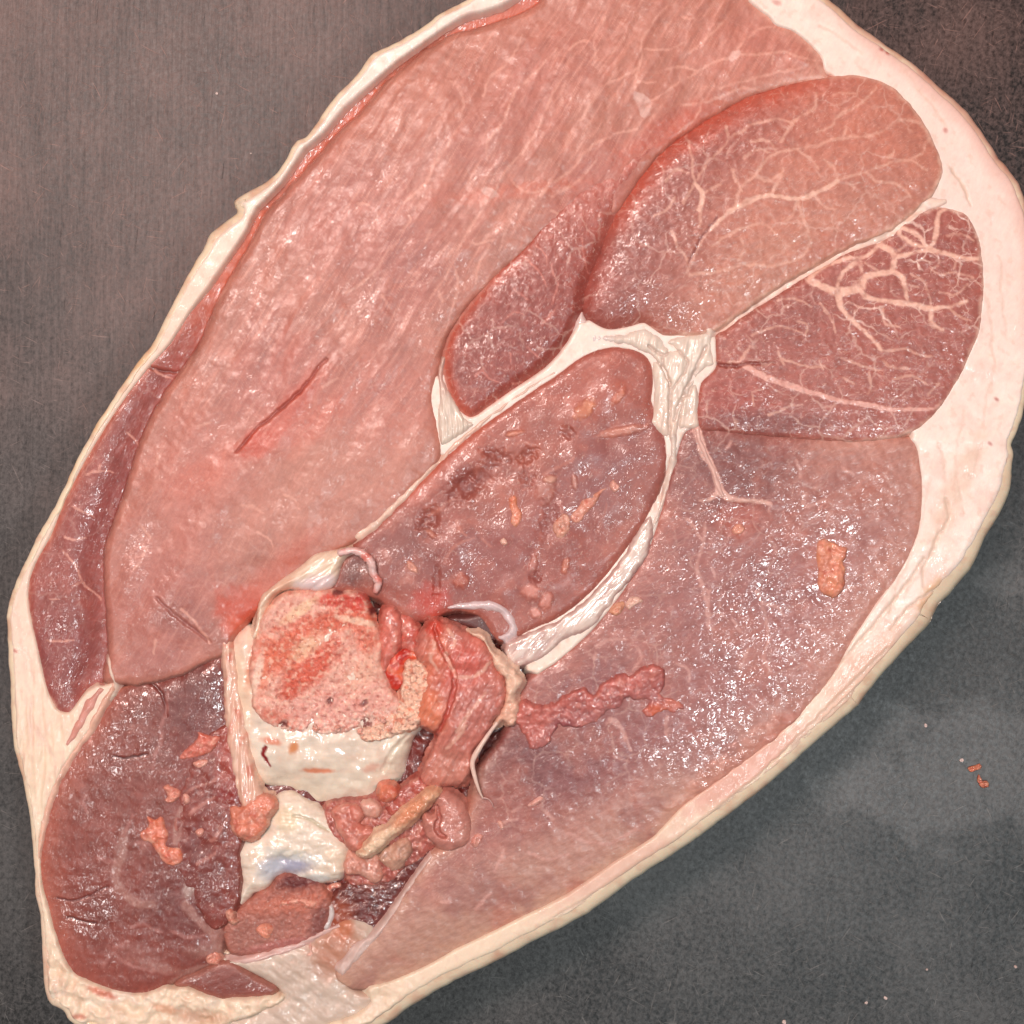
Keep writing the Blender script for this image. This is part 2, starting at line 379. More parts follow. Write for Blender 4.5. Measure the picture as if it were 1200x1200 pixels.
    gg = mth('ADD', mth('MULTIPLY', mth('ADD', mth('MULTIPLY', grain, 0.55), mth('MULTIPLY', long_, 0.45)), dirw), mth('MULTIPLY', noise(mp((700, 620, 1), 33), 6, 0.75), mth('SUBTRACT', 1.0, dirw)))
    tone = mth('ADD', mth('ADD', mth('MULTIPLY', gg, 0.50), mth('MULTIPLY', mott, 0.55)), mth('ADD', mth('MULTIPLY', grain2, 0.2), mth('MULTIPLY', blot, 0.5)))
    cr = nd(nt, 'ShaderNodeValToRGB'); cr.color_ramp.elements[0].position = 0.76; cr.color_ramp.elements[1].position = 1.03
    cr.color_ramp.elements[0].color = (*lin((7, 8, 8)), 1); cr.color_ramp.elements[1].color = (*lin((70, 70, 69)), 1)
    L.new(tone, cr.inputs[0])
    def mixc(f_, A, Bc):
        n_ = nd(nt, 'ShaderNodeMix', data_type='RGBA'); L.new(f_, n_.inputs[0]); L.new(A, n_.inputs[6]); n_.inputs[7].default_value = (*lin(Bc), 1); return n_.outputs[2]
    col = mixc(mth('MULTIPLY', scr, 0.30), cr.outputs[0], (140, 138, 134))
    col = mixc(mth('MULTIPLY', nick, 0.7), col, (24, 23, 23))
    wetm = mth('MULTIPLY', sp.outputs[0], rmp(mott, .35, .65, .55, 1.0))
    col = mixc(mth('MULTIPLY', wetm, 0.16), col, (128, 120, 116))
    col = mixc(mth('MULTIPLY', sp.outputs[1], 0.40), col, (40, 36, 33))
    fm = nd(nt, 'ShaderNodeMix', data_type='RGBA', blend_type='MULTIPLY'); L.new(warm_sheen, fm.inputs[0]); L.new(col, fm.inputs[6]); fm.inputs[7].default_value = (1.75, 1.0, 0.86, 1)   # sheen of the warm light, painted as a pinkish tint over the far half
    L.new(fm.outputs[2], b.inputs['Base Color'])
    L.new(rmp(mth('ADD', mth('MULTIPLY', gg, 0.6), mth('MULTIPLY', mott, 0.4)), 0.36, 0.64, 0.30, 0.68), b.inputs['Specular IOR Level'])
    ro = mth('ADD', rmp(mott, 0.3, 0.7, 0.36, 0.50), mth('MULTIPLY', sp.outputs[0], -0.035)); L.new(ro, b.inputs['Roughness'])
    hh = mth('ADD', mth('MULTIPLY', gg, 1.0), mth('ADD', mth('MULTIPLY', mott, 0.5), mth('ADD', mth('MULTIPLY', nick, -1.5), mth('MULTIPLY', scr, -.4))))
    bp = nd(nt, 'ShaderNodeBump'); bp.inputs['Strength'].default_value = 0.16; bp.inputs['Distance'].default_value = 0.00035; L.new(hh, bp.inputs['Height']); L.new(bp.outputs[0], b.inputs['Normal'])
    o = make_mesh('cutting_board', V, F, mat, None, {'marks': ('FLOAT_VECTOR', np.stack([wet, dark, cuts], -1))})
    o['kind'] = 'structure'
    return o
BOARD = build_board()

# ------------------------------------------------------------------ the joint
ham = bpy.data.objects.new('pork_leg', None); C.objects.link(ham)
ham['label'] = 'large raw bone-in pork leg joint, cut face up, on the dark grey board'; ham['category'] = 'meat'

# rind: the skin that wraps the side, from the rim of the cut face down to the board
INS = [(540, 0, 9), (437, 62, 9), (345, 167, 9), (275, 240, 16), (200, 355, 9), (110, 500, 7), (20, 680, 8), (10, 800, 10), (35, 980, 8), (47, 1083, 8), (60, 1180, 12), (250, 1240, 20),
       (458, 1200, 24), (620, 1110, 24), (800, 998, 24), (910, 915, 22), (1030, 800, 24), (1103, 713, 30), (1177, 600, 24), (1195, 500, 12), (1218, 300, 14), (1147, 143, 14), (1073, 73, 13), (980, 0, 14), (800, -62, 12)]
def inset_at(x, y):
    w = np.zeros(np.shape(x)); t = np.zeros(np.shape(x))
    for a, b_, v in INS:
        q = 1/((x-a)**2+(y-b_)**2+400)**2; w = w+q; t = t+q*v
    return t/w
def build_rind():
    P = spline(OUT, True, 14); n = len(P)
    P = P + np.stack([fbm(P[:, 0], P[:, 1], 22, 501, 3), fbm(P[:, 0], P[:, 1], 22, 502, 3)], -1)*1.6
    tg = np.roll(P, -1, 0)-np.roll(P, 1, 0); tg /= np.linalg.norm(tg, axis=1)[:, None]; nr = np.stack([-tg[:, 1], tg[:, 0]], 1)
    area2 = np.sum(P[:, 0]*np.roll(P[:, 1], -1)-np.roll(P[:, 0], -1)*P[:, 1])
    if area2 > 0: nr = -nr                                  # outward
    ins = inset_at(P[:, 0], P[:, 1])
    rings = []; zs = []
    prof = [(-1.15, -0.75), (-1.0, -0.06), (-0.85, 0.0), (-0.62, -0.06), (-0.42, -0.14), (-0.24, -0.26), (-0.10, -0.45), (0.0, -0.85), (-0.02, -1.6)]
    for a, b_ in prof:
        rings.append(P+nr*(ins*a*(1+0.25*(a < -0.8)*fbm(P[:, 0], P[:, 1], 26, 520, 3)))[:, None]); zs.append(Z0-1+ins*b_)
    zl = zs[-1].copy()
    for t, off in ((0.25, -1), (0.5, -5), (0.75, -12), (0.93, -20), (1.0, -34)):
        rings.append(P+nr*off); zs.append(zl*(1-t)+1.5*t)
    m = len(rings); R = np.stack(rings); Z = np.stack(zs)
    Z = Z + fbm(R[..., 0], R[..., 1], 30, 505, 3)*0.5*(np.arange(m) < 9)[:, None]
    V = world_xyz(R[..., 0], R[..., 1], Z).reshape(-1, 3)
    I = np.arange(m*n).reshape(m, n); J = np.roll(I, -1, 1)
    F = np.stack([I[:-1].ravel(), J[:-1].ravel(), J[1:].ravel(), I[1:].ravel()], -1)
    x, y = R[..., 0].ravel(), R[..., 1].ravel(); ring = np.repeat(np.arange(m), n)
    col = np.tile(lin((238, 219, 190)), (m*n, 1))
    def mix(mk, c): col[:] = col*(1-mk[:, None]) + lin(c)*mk[:, None]
    nz = fbm(x, y, 40, 510, 4)
    ur = smooth(900, 1060, x)*smooth(420, 250, y)
    mix(ur*smooth(1.5, 5, ring+nz*4)*0.85, (214, 160, 140))
    mix(ur*smooth(0.18, 0.4, nz)*smooth(3, 6, ring)*0.7, (170, 88, 75))
    left = smooth(420, 300, x)*smooth(900, 500, y)*smooth(130, 300, y)
    mix(left*smooth(-0.1, 0.25, fbm(x, y, 70, 515, 3))*0.75*smooth(3, 6, ring+nz*5), (226, 182, 132))
    lr = smooth(1000, 1120, x)*smooth(520, 600, y)
    mix(lr*smooth(0.0, 0.3, fbm(x, y, 45, 516, 3))*0.6, (226, 190, 158))
    low = smooth(300, 500, x)*smooth(760, 900, y)
    mix(low*smooth(5.5, 7, ring)*0.5, (224, 216, 202))
    bl = smooth(100, 40, x)*smooth(900, 1100, y)
    mix(bl*0.4, (232, 196, 180))
    mix(0.6*smooth(0.1, .4, fbm(x, y, 16, 517, 3)), (220, 184, 160)); mix(0.5*smooth(.15, .4, fbm(x, y, 40, 518, 4)), (206, 150, 122))
    fib = np.stack([x/20, y/20, Z.ravel()/20], -1); mk = np.zeros((m*n, 3)); mk[:, 0] = 0.35
    return make_mesh('rind', V, F, M_fat, ham, attr_pack(col, fib, mk))
build_rind()

# bed of dark tissue under the bones, closing the hollows between them
p = Piece('tissue_bed', PL("255,750 300,690 400,640 480,700 600,740 620,830 590,940 520,1000 420,1110 270,1130 230,1000 240,850"), 3, 4, 1, seed=1)
p.base((112, 44, 38), 0.1, 14); p.profile(-20, 6, 20); p.rough(8, 20, 4); p.mk[:, 0] = 1.0
p.build(M_scrap, ham)

# --- strip muscle along the left rim
strip_out = PL("660,-40 587,3 550,13 527,25 493,50 467,68 440,90 400,125 377,153 353,173 327,213 297,243 287,267 260,307 240,337 220,363 197,400 173,427 150,457 123,497 97,540 73,587 57,627 37,663 30,693 33,723 40,753 50,800 63,832 80,838 90,828 103,812")
strip_in = PL("120,800 130,765 130,715 128,680 132,640 145,605 158,567 168,533 185,493 200,463 225,430 245,400 262,360 280,327 306,283 322,250 350,220 380,187 412,150 432,133 462,100 492,72 540,42 580,30 650,2 690,-40")
p = Piece('muscle', strip_out+strip_in, 1.6, 6, 0.8, seed=2, fdir=62, fstretch=3)
p.base((168, 99, 92), 0.05, 30); p.profile(-3, 3, 10, 2, 30)
t_m2 = -sdf(spline(strip_in, False, 3).tolist()+[(700, 900), (700, -40)][::1], p.X, p.Y); p.z -= 14*smooth(50, 4, np.abs(t_m2)); p.soft_edge(smooth(40, 60, np.abs(t_m2))*smooth(250, 400, p.Y), 5)
p.mix(smooth(460, 300, p.Y), (208, 128, 106)); p.mix(smooth(16, 2, p.d)*smooth(300, 120, p.X)*0.5*smooth(760, 600, p.Y), (200, 128, 108))
p.z -= 5*smooth(350, 200, p.Y)
p.blob(120, 600, 30, 70, 30, (156, 86, 84), 0.5); p.blob(70, 760, 35, 50, 0, (150, 84, 84), 0.6)
p.cut(T(0, 400, 3, "490,80 540,95 590,105 630,100"), [1, 1, 0.5], 2, (140, 78, 72))
p.veins([T(0, 400, 3, t) for t in ("220,740 260,780 285,850 320,880 350,910", "280,850 250,860", "300,470 340,455 390,460", "340,455 350,430", "250,580 300,600 330,620", "180,910 210,915", "440,320 470,345 480,400", "230,690 260,700 300,690", "160,1050 200,1060 260,1050", "540,100 600,130")], (222, 170, 158), 0.6, 1.0, 0.75)
p.rough(1.3, 12, 3); p.mk[:, 1] = 0.25; p.mk[:, 2] = 0.15; p.mk[:, 0] = 0.45
p.build(M_meat, ham, 'narrow dark muscle along the left rim')

# --- big pale muscle across the upper left
M2 = PL("640,-40 633,0 567,28 527,40 480,72 450,97 420,133 400,150 367,187 337,220 310,250 293,283 267,327 250,360 233,400 213,430 190,463 173,493 157,533 147,567 133,607 122,640 120,683 123,717 125,767 120,798 150,803 207,792 240,775 263,765 275,740 300,715 340,680 400,642 440,620 480,575 514,538 512,500 505,470 512,435 520,400 545,360 580,325 615,295 650,262 700,225 720,250 750,207 773,180 800,158 850,127 883,110 933,97 970,92 968,86 967,77 963,63 943,43 927,32 910,27 903,17 880,0 850,-40")
p = Piece('muscle', M2, 1.4, 6, 1.0, seed=3, fdir=58, fstretch=1.6, fcell=3.4)
p.base((194, 139, 126), 0.07, 40); ds = np.abs(linedist(spline(strip_in, False, 2), p.X, p.Y)); p.profile(3, 2.5+11.5*smooth(40, 20, ds), 10, 9, 90)
p.soft_edge(smooth(860, 900, p.X)*smooth(130, 90, p.Y), 16, (244, 216, 202), .9)
p.z -= 10*smooth(200, 0, p.Y)*smooth(400, 700, p.X)*0.6
topw = smooth(420, 60, p.Y)
p.mix(topw*0.5, (204, 146, 130))
p.blob(410, 545, 115, 70, -25, (204, 150, 136), 0.75, 0.7); p.blob(190, 700, 70, 80, 20, (190, 128, 122), 0.6, 0.7)
p.blob(230, 550, 60, 90, 30, (204, 138, 128), 0.5, 0.7); p.blob(430, 260, 90, 80, 30, (192, 130, 124), 0.45, 0.8)
p.blob(610, 120, 110, 50, -50, (196, 134, 126), 0.5, 0.8); p.blob(480, 330, 40, 60, 20, (184, 122, 116), 0.4, 0.8)
p.blob(215, 725, 26, 28, 40, (166, 112, 106), 0.6, 0.6); p.blob(175, 775, 40, 16, -10, (180, 122, 116), 0.6)
p.blob(880, 60, 60, 40, 0, (205, 142, 130), 0.6, .7); p.blob(700, 220, 60, 40, -40, (190, 118, 108), 0.6, .7)
p.blob(600, 225, 75, 9, -8, (216, 130, 108), 0.5, 0.6); p.blob(790, 150, 60, 16, -30, (212, 122, 104), 0.7, .6)
p.blob(330, 440, 50, 60, 20, (196, 128, 122), 0.5, 0.8); p.blob(450, 460, 60, 60, 0, (200, 132, 122), 0.5, .8)
# seep of blood round the knife slit and by the bone
p.blob(305, 517, 26, 15, -35, (205, 88, 68), 0.75, 0.6); p.blob(340, 480, 50, 14, -52, (208, 110, 94), 0.6, 0.6); p.blob(360, 500, 50, 18, -35, (212, 122, 104), 0.5, .7); p.blob(240, 555, 46, 18, -30, (212, 128, 110), 0.5, .7)
p.blob(285, 712, 26, 26, 20, (208, 96, 72), 0.85, 0.5, 0.6); p.blob(275, 735, 14, 14, 0, (222, 120, 95), 0.7, .5); p.blob(325, 668, 60, 14, -42, (202, 118, 100), 0.6, .6)
p.cut(T(0, 400, 3, "835,388 870,350 900,312 980,245 1050,185 1100,125 1150,60"), [0.1, 0.4, 0.2, 1.1, 0.9, 0.2, 0.1], 5, (164, 88, 80))
p.z += 3.5*smooth(0, 12, 0-0+((p.X-330)*0.66+(p.Y-470)*0.75))*np.exp(-(((p.X-330)*0.66+(p.Y-470)*0.75)/24)**2)*p.blobmask(335, 475, 70, 40, -50)
p.cut(T(150, 600, 4, "140,400 220,480 300,540 390,610"), [0.5, 1, 1, .4], 2.2, (170, 115, 110))
lines = [T(400, 0, 3, t) for t in (
 "550,650 620,560 700,440 740,340 790,260", "510,560 520,500 580,420 610,330 700,240 760,170", "700,690 790,610 880,520 960,480 1040,455", "370,980 440,820 540,680 550,650", "320,590 390,480 430,370 400,290", "220,720 300,650 330,560 330,520",
 "60,1110 120,1040 135,1020", "840,430 900,330 960,290 1040,240 1060,140 1100,80 1150,20", "1040,240 1035,330 1060,360", "1040,290 1110,290", "1065,180 1130,180 1200,150", "1060,360 1130,330 1190,290", "720,800 750,830 800,825 830,800", "740,740 800,770 870,760 940,730 930,700",
 "600,640 660,680 720,670", "200,830 240,780 235,760", "300,860 320,810", "450,850 490,855 540,840", "60,720 100,725", "500,340 520,280 600,200 640,120", "740,690 830,640 900,560", "20,1030 90,980 200,850", "880,230 900,200 890,140 930,60", "430,370 420,310 380,290", "800,180 850,145 880,150", "400,940 410,1020 370,1160", "150,1040 170,1090", "520,860 480,940 470,1000", "600,770 560,850", "340,1030 355,1060")]
lines += [T(800, 0, 3, t) for t in ("20,190 70,150 110,110 140,80", "20,275 90,230 180,200 290,190 370,190 450,210 490,212", "180,200 210,150 270,105 310,92 330,85", "130,310 220,290 270,270 400,240 440,222", "0,375 150,340 210,315 300,320", "320,190 310,230", "0,60 40,70", "70,350 40,420 -20,470", "250,275 255,300", "-60,250 0,235 60,250")]
lines += [T(0, 400, 3, t) for t in ("1000,540 1040,560 1055,590", "910,670 940,690 965,725", "520,720 500,760 470,800", "490,650 530,690", "850,570 900,585 930,610", "700,300 740,290", "1140,160 1190,130", "560,400 555,430", "550,1050 545,1100", "640,940 690,990 740,1060")]
p.veins(lines, (230, 182, 168), 0.6, 1.6, 0.58, 0.3, 2.2)
p.veins([(T(400, 0, 3, "1035,335 1060,360 1065,400"), [1.5, 6, 4]), (T(400, 0, 3, "505,672 545,690"), [3, 4, 2]), (T(800, 0, 3, "170,205 190,190"), [2, 3])], (224, 190, 182), 1, 2.0, 0.8, .4)
# grooves between the bundles, running up to the right
gr = fbm(p.v/26.0, p.u/150.0, 1, 71, 2); dirm = smooth(560, 380, p.Y)*smooth(0, 40, p.d)
p.z += (0.5-np.clip(np.abs(gr)*1.6, 0, 1))*1.0*dirm
p.mix(smooth(0.12, 0.0, np.abs(gr))*0.25*dirm, (176, 110, 102))
p.rough(1.8, 16, 3); p.rough(0.9, 5, 2)
p.z += 3.0*fbm(p.v/40, p.u/100, 1, 72, 1)*smooth(0, 30, p.d)
p.mk[:, 0] = 0.26 + 0.5*fbm(p.v/26, p.u/90, 1, 73, 3); p.mk[:, 1] = 0.14; p.mk[:, 2] = 0.08
p.blob(345, 275, 17, 7, -50, None, wet=2.2); p.blob(160, 660, 14, 40, 10, None, wet=1.6); p.blob(195, 720, 20, 16, 10, None, wet=1.8); p.blob(410, 550, 90, 50, -25, None, wet=0.3)
p.mk[:, 0] *= 1-0.45*smooth(330, 150, p.Y)
st = fbm(p.v/2.6, p.u/46, 1, 171, 2); p.col *= (1+.16*fbm(p.v/9, p.u/120, 1, 173, 3)*smooth(600, 420, p.Y))[:, None]; rg = (.35+.65*smooth(-.2, .2, fbm(p.X, p.Y, 80, 172, 3)))*(.45+.55*smooth(560, 400, p.Y))
p.mix(smooth(.1, .4, st)*.55*rg, (226, 174, 160)); p.mix(smooth(.15, .45, -st)*.3*rg, (176, 116, 106)); p.z += st*.12*rg
p.grain = 0.6
p.build(M_meat, ham, 'big pale pink muscle across the upper left')

# --- darker wedge running down between the two big muscles
M3 = PL("800,146 750,168 700,205 665,238 640,262 610,296 575,328 545,362 527,388 519,412 518,438 525,462 535,480 552,492 572,480 600,460 640,434 668,402 686,364 690,333 703,300 723,252 752,207 775,180")
p = Piece('muscle', M3, 1.5, 6, 0.8, seed=4, fdir=70, fstretch=2.0)
p.base((166, 93, 84), 0.05, 30); p.profile(4, 1.5+9*smooth(300, 390, p.Y), 16, 3, 40)
p.mix(smooth(330, 190, p.Y)*0.9, (198, 124, 111)); p.mix(smooth(20, 4, p.d)*smooth(690, 560, p.X)*0.8, (202, 116, 98))
p.blob(610, 400, 60, 50, -50, (152, 80, 75), 0.5, .8); p.blob(590, 470, 40, 20, -30, (160, 92, 88), .4)
p.mix(smooth(6, 1, p.d)*smooth(600, 540, p.X)*smooth(500, 470, p.Y)*.7, (216, 170, 160))
p.z -= 9*smooth(18, 0, p.d)*smooth(580, 680, p.X+ (p.Y-400)*0.6)
p.veins([T(400, 0, 3, t) for t in ("640,900 700,960 720,1010", "840,840 850,900 870,960", "600,1010 660,1060", "560,940 530,1010", "760,1080 700,1140", "740,930 760,1000 740,1070", "560,1140 600,1100 640,1110", "690,870 720,900 720,930")] + [T(400, 400, 3, t) for t in ("500,100 520,130 560,150", "590,40 600,90", "650,20 700,60", "470,120 500,100 520,60", "600,150 640,140")], (218, 150, 138), 0.45, 1.1, 0.6)
p.rough(1.8, 9, 3); p.mk[:, 0] = 0.36; p.mk[:, 1] = 0.42; p.mk[:, 2] = 0.35
p.build(M_meat, ham, 'dark red wedge of muscle left of the white tissue')

# --- upper right muscle
M4 = PL("683,362 687,333 700,300 720,250 750,207 773,180 800,158 850,127 883,110 933,97 987,90 1010,90 1035,98 1055,112 1075,135 1090,160 1101,185 1103,203 1097,220 1087,233 1057,259 1033,275 997,288 957,310 917,333 867,367 847,382 830,390 800,392 775,392 755,380 740,384 715,388 700,383 688,374")
p = Piece('muscle', M4, 1.4, 6, 0.8, seed=5, fdir=35, fstretch=2.0)
p.base((201, 142, 126), 0.04, 35); lf = smooth(1000, 880, p.X+np.clip(p.Y-200, 0, None)*.9); p.profile(5, 2+9*lf, 30, 6, 60); p.soft_edge(1-lf, 6, (238, 206, 190), .8)
dk = smooth(900, 760, p.X + 0.45*(p.Y-250)); p.mix(dk*0.95, (160, 94, 86))
p.blob(880, 160, 90, 30, -20, (176, 106, 95), 0.6, .8); p.blob(1000, 150, 70, 50, 0, (206, 138, 120), 0.5, .8); p.blob(940, 300, 100, 40, -25, (203, 152, 134), .5, .8)
p.blob(700, 330, 20, 40, 20, (182, 102, 92), 0.6)
edge = smooth(38, 2, p.d + fbm(p.X, p.Y, 20, 84, 3)*14)*smooth(1050, 900, p.X)*smooth(300, 240, p.Y - (p.X-700)*0.1)
p.mix(edge*0.85, (203, 112, 94))  # light showing through the rounded edge, painted in as a reddish band
v4 = [T(800, 0, 3, t) for t in (
 "10,960 60,860 100,800 180,740 230,720 310,690 400,705 460,690 540,640 640,610 730,575 790,570 830,590 860,605", "180,730 210,660 250,620 290,570 330,540 410,525 480,515 550,490 640,485 690,465 760,430 800,425 840,440",
 "55,800 60,700 40,640 30,560 20,500", "60,690 100,670 130,650", "150,450 155,490 130,530 80,590 50,640", "155,490 200,470 240,440 300,430", "340,500 370,455 420,410 465,370 470,330", "470,470 520,450 540,415 610,380 650,340 670,310",
 "400,705 410,760 440,820", "460,690 490,725 530,740", "540,640 530,600 490,570", "580,650 600,660", "310,690 330,650 350,600", "20,970 100,965 210,935 300,935 380,920 430,890 450,850", "100,870 150,830 230,800 290,795 330,830", "170,600 195,650 210,680", "210,560 250,530 300,540", "800,570 840,540 850,500", "720,560 740,530", "190,930 210,880 200,840",
 "290,430 330,420 380,440", "560,490 570,450", "640,610 680,640 740,650 800,690", "0,720 40,640", "330,540 300,500 240,500", "-60,640 -20,600 20,610", "-40,820 0,900 20,940", "-100,760 -60,740 -30,700", "400,530 440,560 470,600", "860,440 880,480", "600,330 560,330 530,340", "400,705 380,760 350,790", "250,625 300,640 340,620")]
p.veins(v4, (232, 190, 174), 0.55, 1.8, 0.52, 0.1, 2.0)
p.veins([(T(800, 0, 3, "100,810 180,735 310,690 400,705 460,690 540,640"), [.8, 1.8, 1.3, 1.6, 1.2]), (T(800, 0, 3, "40,650 62,690 55,740"), [.8, 2, 1.2])], (236, 198, 182), 1, 1.8, 0.8, .1)

p.cut(T(800, 0, 3, "120,770 70,830 50,860 20,930"), [0.2, 0.5, 0.3], 1, (140, 72, 66))
p.rough(1.5, 10, 3); p.mk[:, 1] = 0.36; p.mk[:, 2] = 0.34
p.mk[:, 0] = 0.25 + 0.4*smooth(920, 760, p.X)*(0.6+fbm(p.X, p.Y, 40, 83, 2))
p.build(M_meat, ham, 'rounded marbled muscle at the upper right')

# --- right hand muscle with the coarse marbling
M5 = PL("838,396 850,387 867,374 920,340 957,317 997,295 1033,284 1048,273 1060,262 1078,250 1095,243 1112,245 1130,251 1141,265 1148,285 1152,320 1152,350 1147,390 1138,412 1125,440 1110,465 1095,485 1075,502 1055,511 1033,515 987,518 933,514 880,510 845,506 822,503 816,485 818,462 822,446 838,430")
p = Piece('muscle', M5, 1.3, 6, 0.8, seed=6, fdir=5, fstretch=1.6)
p.base((180, 114, 104), 0.05, 25); rt = smooth(960, 1060, p.X); p.profile(2, 4-2.5*rt, 10, 3, 40); p.soft_edge(rt*.9+.1, 6, (238, 206, 192), .8)
p.blob(860, 470, 40, 26, 0, (176, 94, 86), 0.7, .7); p.blob(900, 495, 70, 14, 0, (134, 76, 74), 0.7, .7); p.blob(1090, 430, 40, 60, 20, (180, 118, 110), .5, .8); p.blob(930, 380, 50, 30, -30, (160, 98, 92), .5, .8)
p.blob(1075, 290, 50, 40, 0, (168, 100, 92), 0.5)
F5 = (238, 198, 182)
p.veins([(T(800, 0, 3, t), w) for t, w in (
 ("440,990 500,1010 540,1030 620,1010 640,980 700,960 735,950 740,900 720,880 690,860", [2.4, 2.4, 3.0, 2.2, 1.7, 1.6, 2.0, 1.8, 1.0]), ("540,1030 560,1090 600,1130 650,1180 700,1230", [2.2, 1.4, .9, .6]), ("620,1010 640,1040 700,1060 790,1070 870,1085 930,1080 1000,1060", [1.8, 1.6, 1.4, 1.6, .9, .6]), ("740,905 800,890 860,880 920,890 980,910 1030,910", [1.1, 1.0, 1.6, .9, .9]),
 ("760,795 830,830 860,870 890,830 890,780 900,750 930,730", [1.4, 1.1, 1.7, 1.0, .9]), ("690,860 700,830 710,815", 1.4), ("620,920 560,960 540,1020", 1.2), ("620,920 630,960", 1.2), ("735,950 770,980 780,1030 790,1070", 1.5), ("870,1085 870,1140 910,1160", 1.3), ("440,990 480,940 560,910 620,915 690,865", 1.3), ("760,790 770,840 860,870", 1.0))], F5, 0.8, 2.4, 0.85, 0.1, 2.0)
p.veins([T(800, 0, 3, t) for t in ("560,1090 580,1060 630,1080", "930,1080 960,1110 1010,1130", "870,950 900,970 960,960 1020,980", "800,960 850,1000 870,1085", "890,880 900,930 870,950", "400,1130 440,1140 430,1180", "740,900 790,850 800,840", "960,910 950,950", "650,980 660,960 600,1000", "700,1090 710,1140 760,1150", "820,860 800,890", "930,830 980,820 1020,850", "640,930 690,950", "330,1060 390,1050 450,1080", "240,1180 330,1150 420,1170", "780,1000 830,1010", "1000,1000 960,1030 900,1030", "480,1070 520,1110 530,1170")]
        + [T(800, 400, 3, t) for t in ("680,10 700,30 780,30 830,50 870,50", "240,190 250,230", "240,180 280,170", "340,60 420,85 500,90", "330,40 350,80", "650,110 660,160 650,190", "560,60 620,90 700,100", "740,130 800,120 860,150", "380,220 410,230", "480,70 490,100", "300,260 360,230 420,225", "160,75 200,70 235,15", "860,190 900,150", "560,130 600,150", "700,60 730,90 790,100")], F5, 0.5, 1.6, 0.5, .1)
p.veins([(T(800, 400, 3, "215,85 300,130 420,170 550,210 660,225 740,240 860,240 900,225"), [2.6, 3.0, 2.2, 1.8, 2.0, 1.6, 1.2, .8])], (226, 178, 168), 1, 1.2, 0.9, .6, 1.2)
p.cut(T(800, 400, 3, "110,75 160,88 230,80 320,75"), [1.0, 1.0, .4], 2.5, (150, 84, 78))
p.rough(1.5, 9, 3); p.mk[:, 1] = 0.5; p.mk[:, 2] = 0.45+.5*smooth(400, 360, p.Y)*smooth(940, 1000, p.X); p.mk[:, 0] = 0.36
p.build(M_meat, ham, 'dark muscle at the right edge with coarse white marbling')

# --- big lower right muscle
M6 = PL("800,507 815,500 860,503 933,511 987,514 1033,511 1060,512 1073,517 1079,540 1082,583 1077,623 1067,650 1050,680 1030,707 1003,747 987,775 975,795 945,830 910,865 867,897 833,923 800,947 767,983 720,1013 667,1050 613,1077 567,1100 535,1115 500,1135 450,1155 415,1160 398,1150 395,1132 425,1108 447,1085 470,1052 488,1025 503,1003 530,985 548,950 560,905 585,870 604,835 615,800 650,775 690,740 730,690 760,640 775,592 785,560 792,530")
p = Piece('muscle', M6, 1.5, 6, 0.9, seed=7, fdir=25, fstretch=2.2)
p.base((184, 128, 119), 0.05, 40); rt = smooth(0, 60, (p.X-900)*.55+(p.Y-800)+(p.X > 1040)*200); p.profile(0, 4-2.5*rt, 14, 4, 70); p.soft_edge(rt, 7, (228, 196, 178), .8)
p.mix(smooth(640, 540, p.Y)*0.8, (170, 114, 106)); p.blob(860, 550, 70, 50, 0, (136, 86, 86), 0.7, .8); p.blob(1010, 570, 80, 50, 10, (190, 140, 130), 0.7, .8); p.blob(980, 700, 90, 60, -40, (188, 138, 134), 0.7, .8)
p.blob(850, 700, 110, 70, -30, (160, 104, 104), 0.6, .8); p.blob(660, 890, 110, 55, -30, (142, 88, 90), 0.9, .7); p.blob(800, 850, 110, 50, -30, (166, 112, 112), .6, .8); p.blob(690, 800, 50, 30, -30, (150, 96, 98), .7, .7)
p.blob(590, 900, 40, 50, 20, (128, 74, 76), 0.7, .7)
low = smooth(-30, 60, (p.Y-1010) + (p.X-560)*0.55); p.mix(low*0.85, (198, 158, 146)); p.mix(low*smooth(700, 500, p.X)*0.6, (190, 154, 138))
p.mix(smooth(30, 5, p.d)*smooth(930, 1010, p.X)*0.6, (206, 160, 148))
p.mix(smooth(22, 3, p.d)*smooth(850, 950, p.Y)*0.6, (208, 172, 154))
p.blob(870, 900, 22, 90, 56, (214, 156, 142), 0.7, .6); p.blob(930, 850, 14, 44, 50, (216, 150, 138), .7, .6)
p.mix(smooth(.05, .4, fbm(p.X, p.Y, 70, 191, 3))*.5, (192, 128, 114)); p.mix(smooth(.05, .4, fbm(p.X, p.Y, 60, 192, 3))*.4, (156, 102, 102))
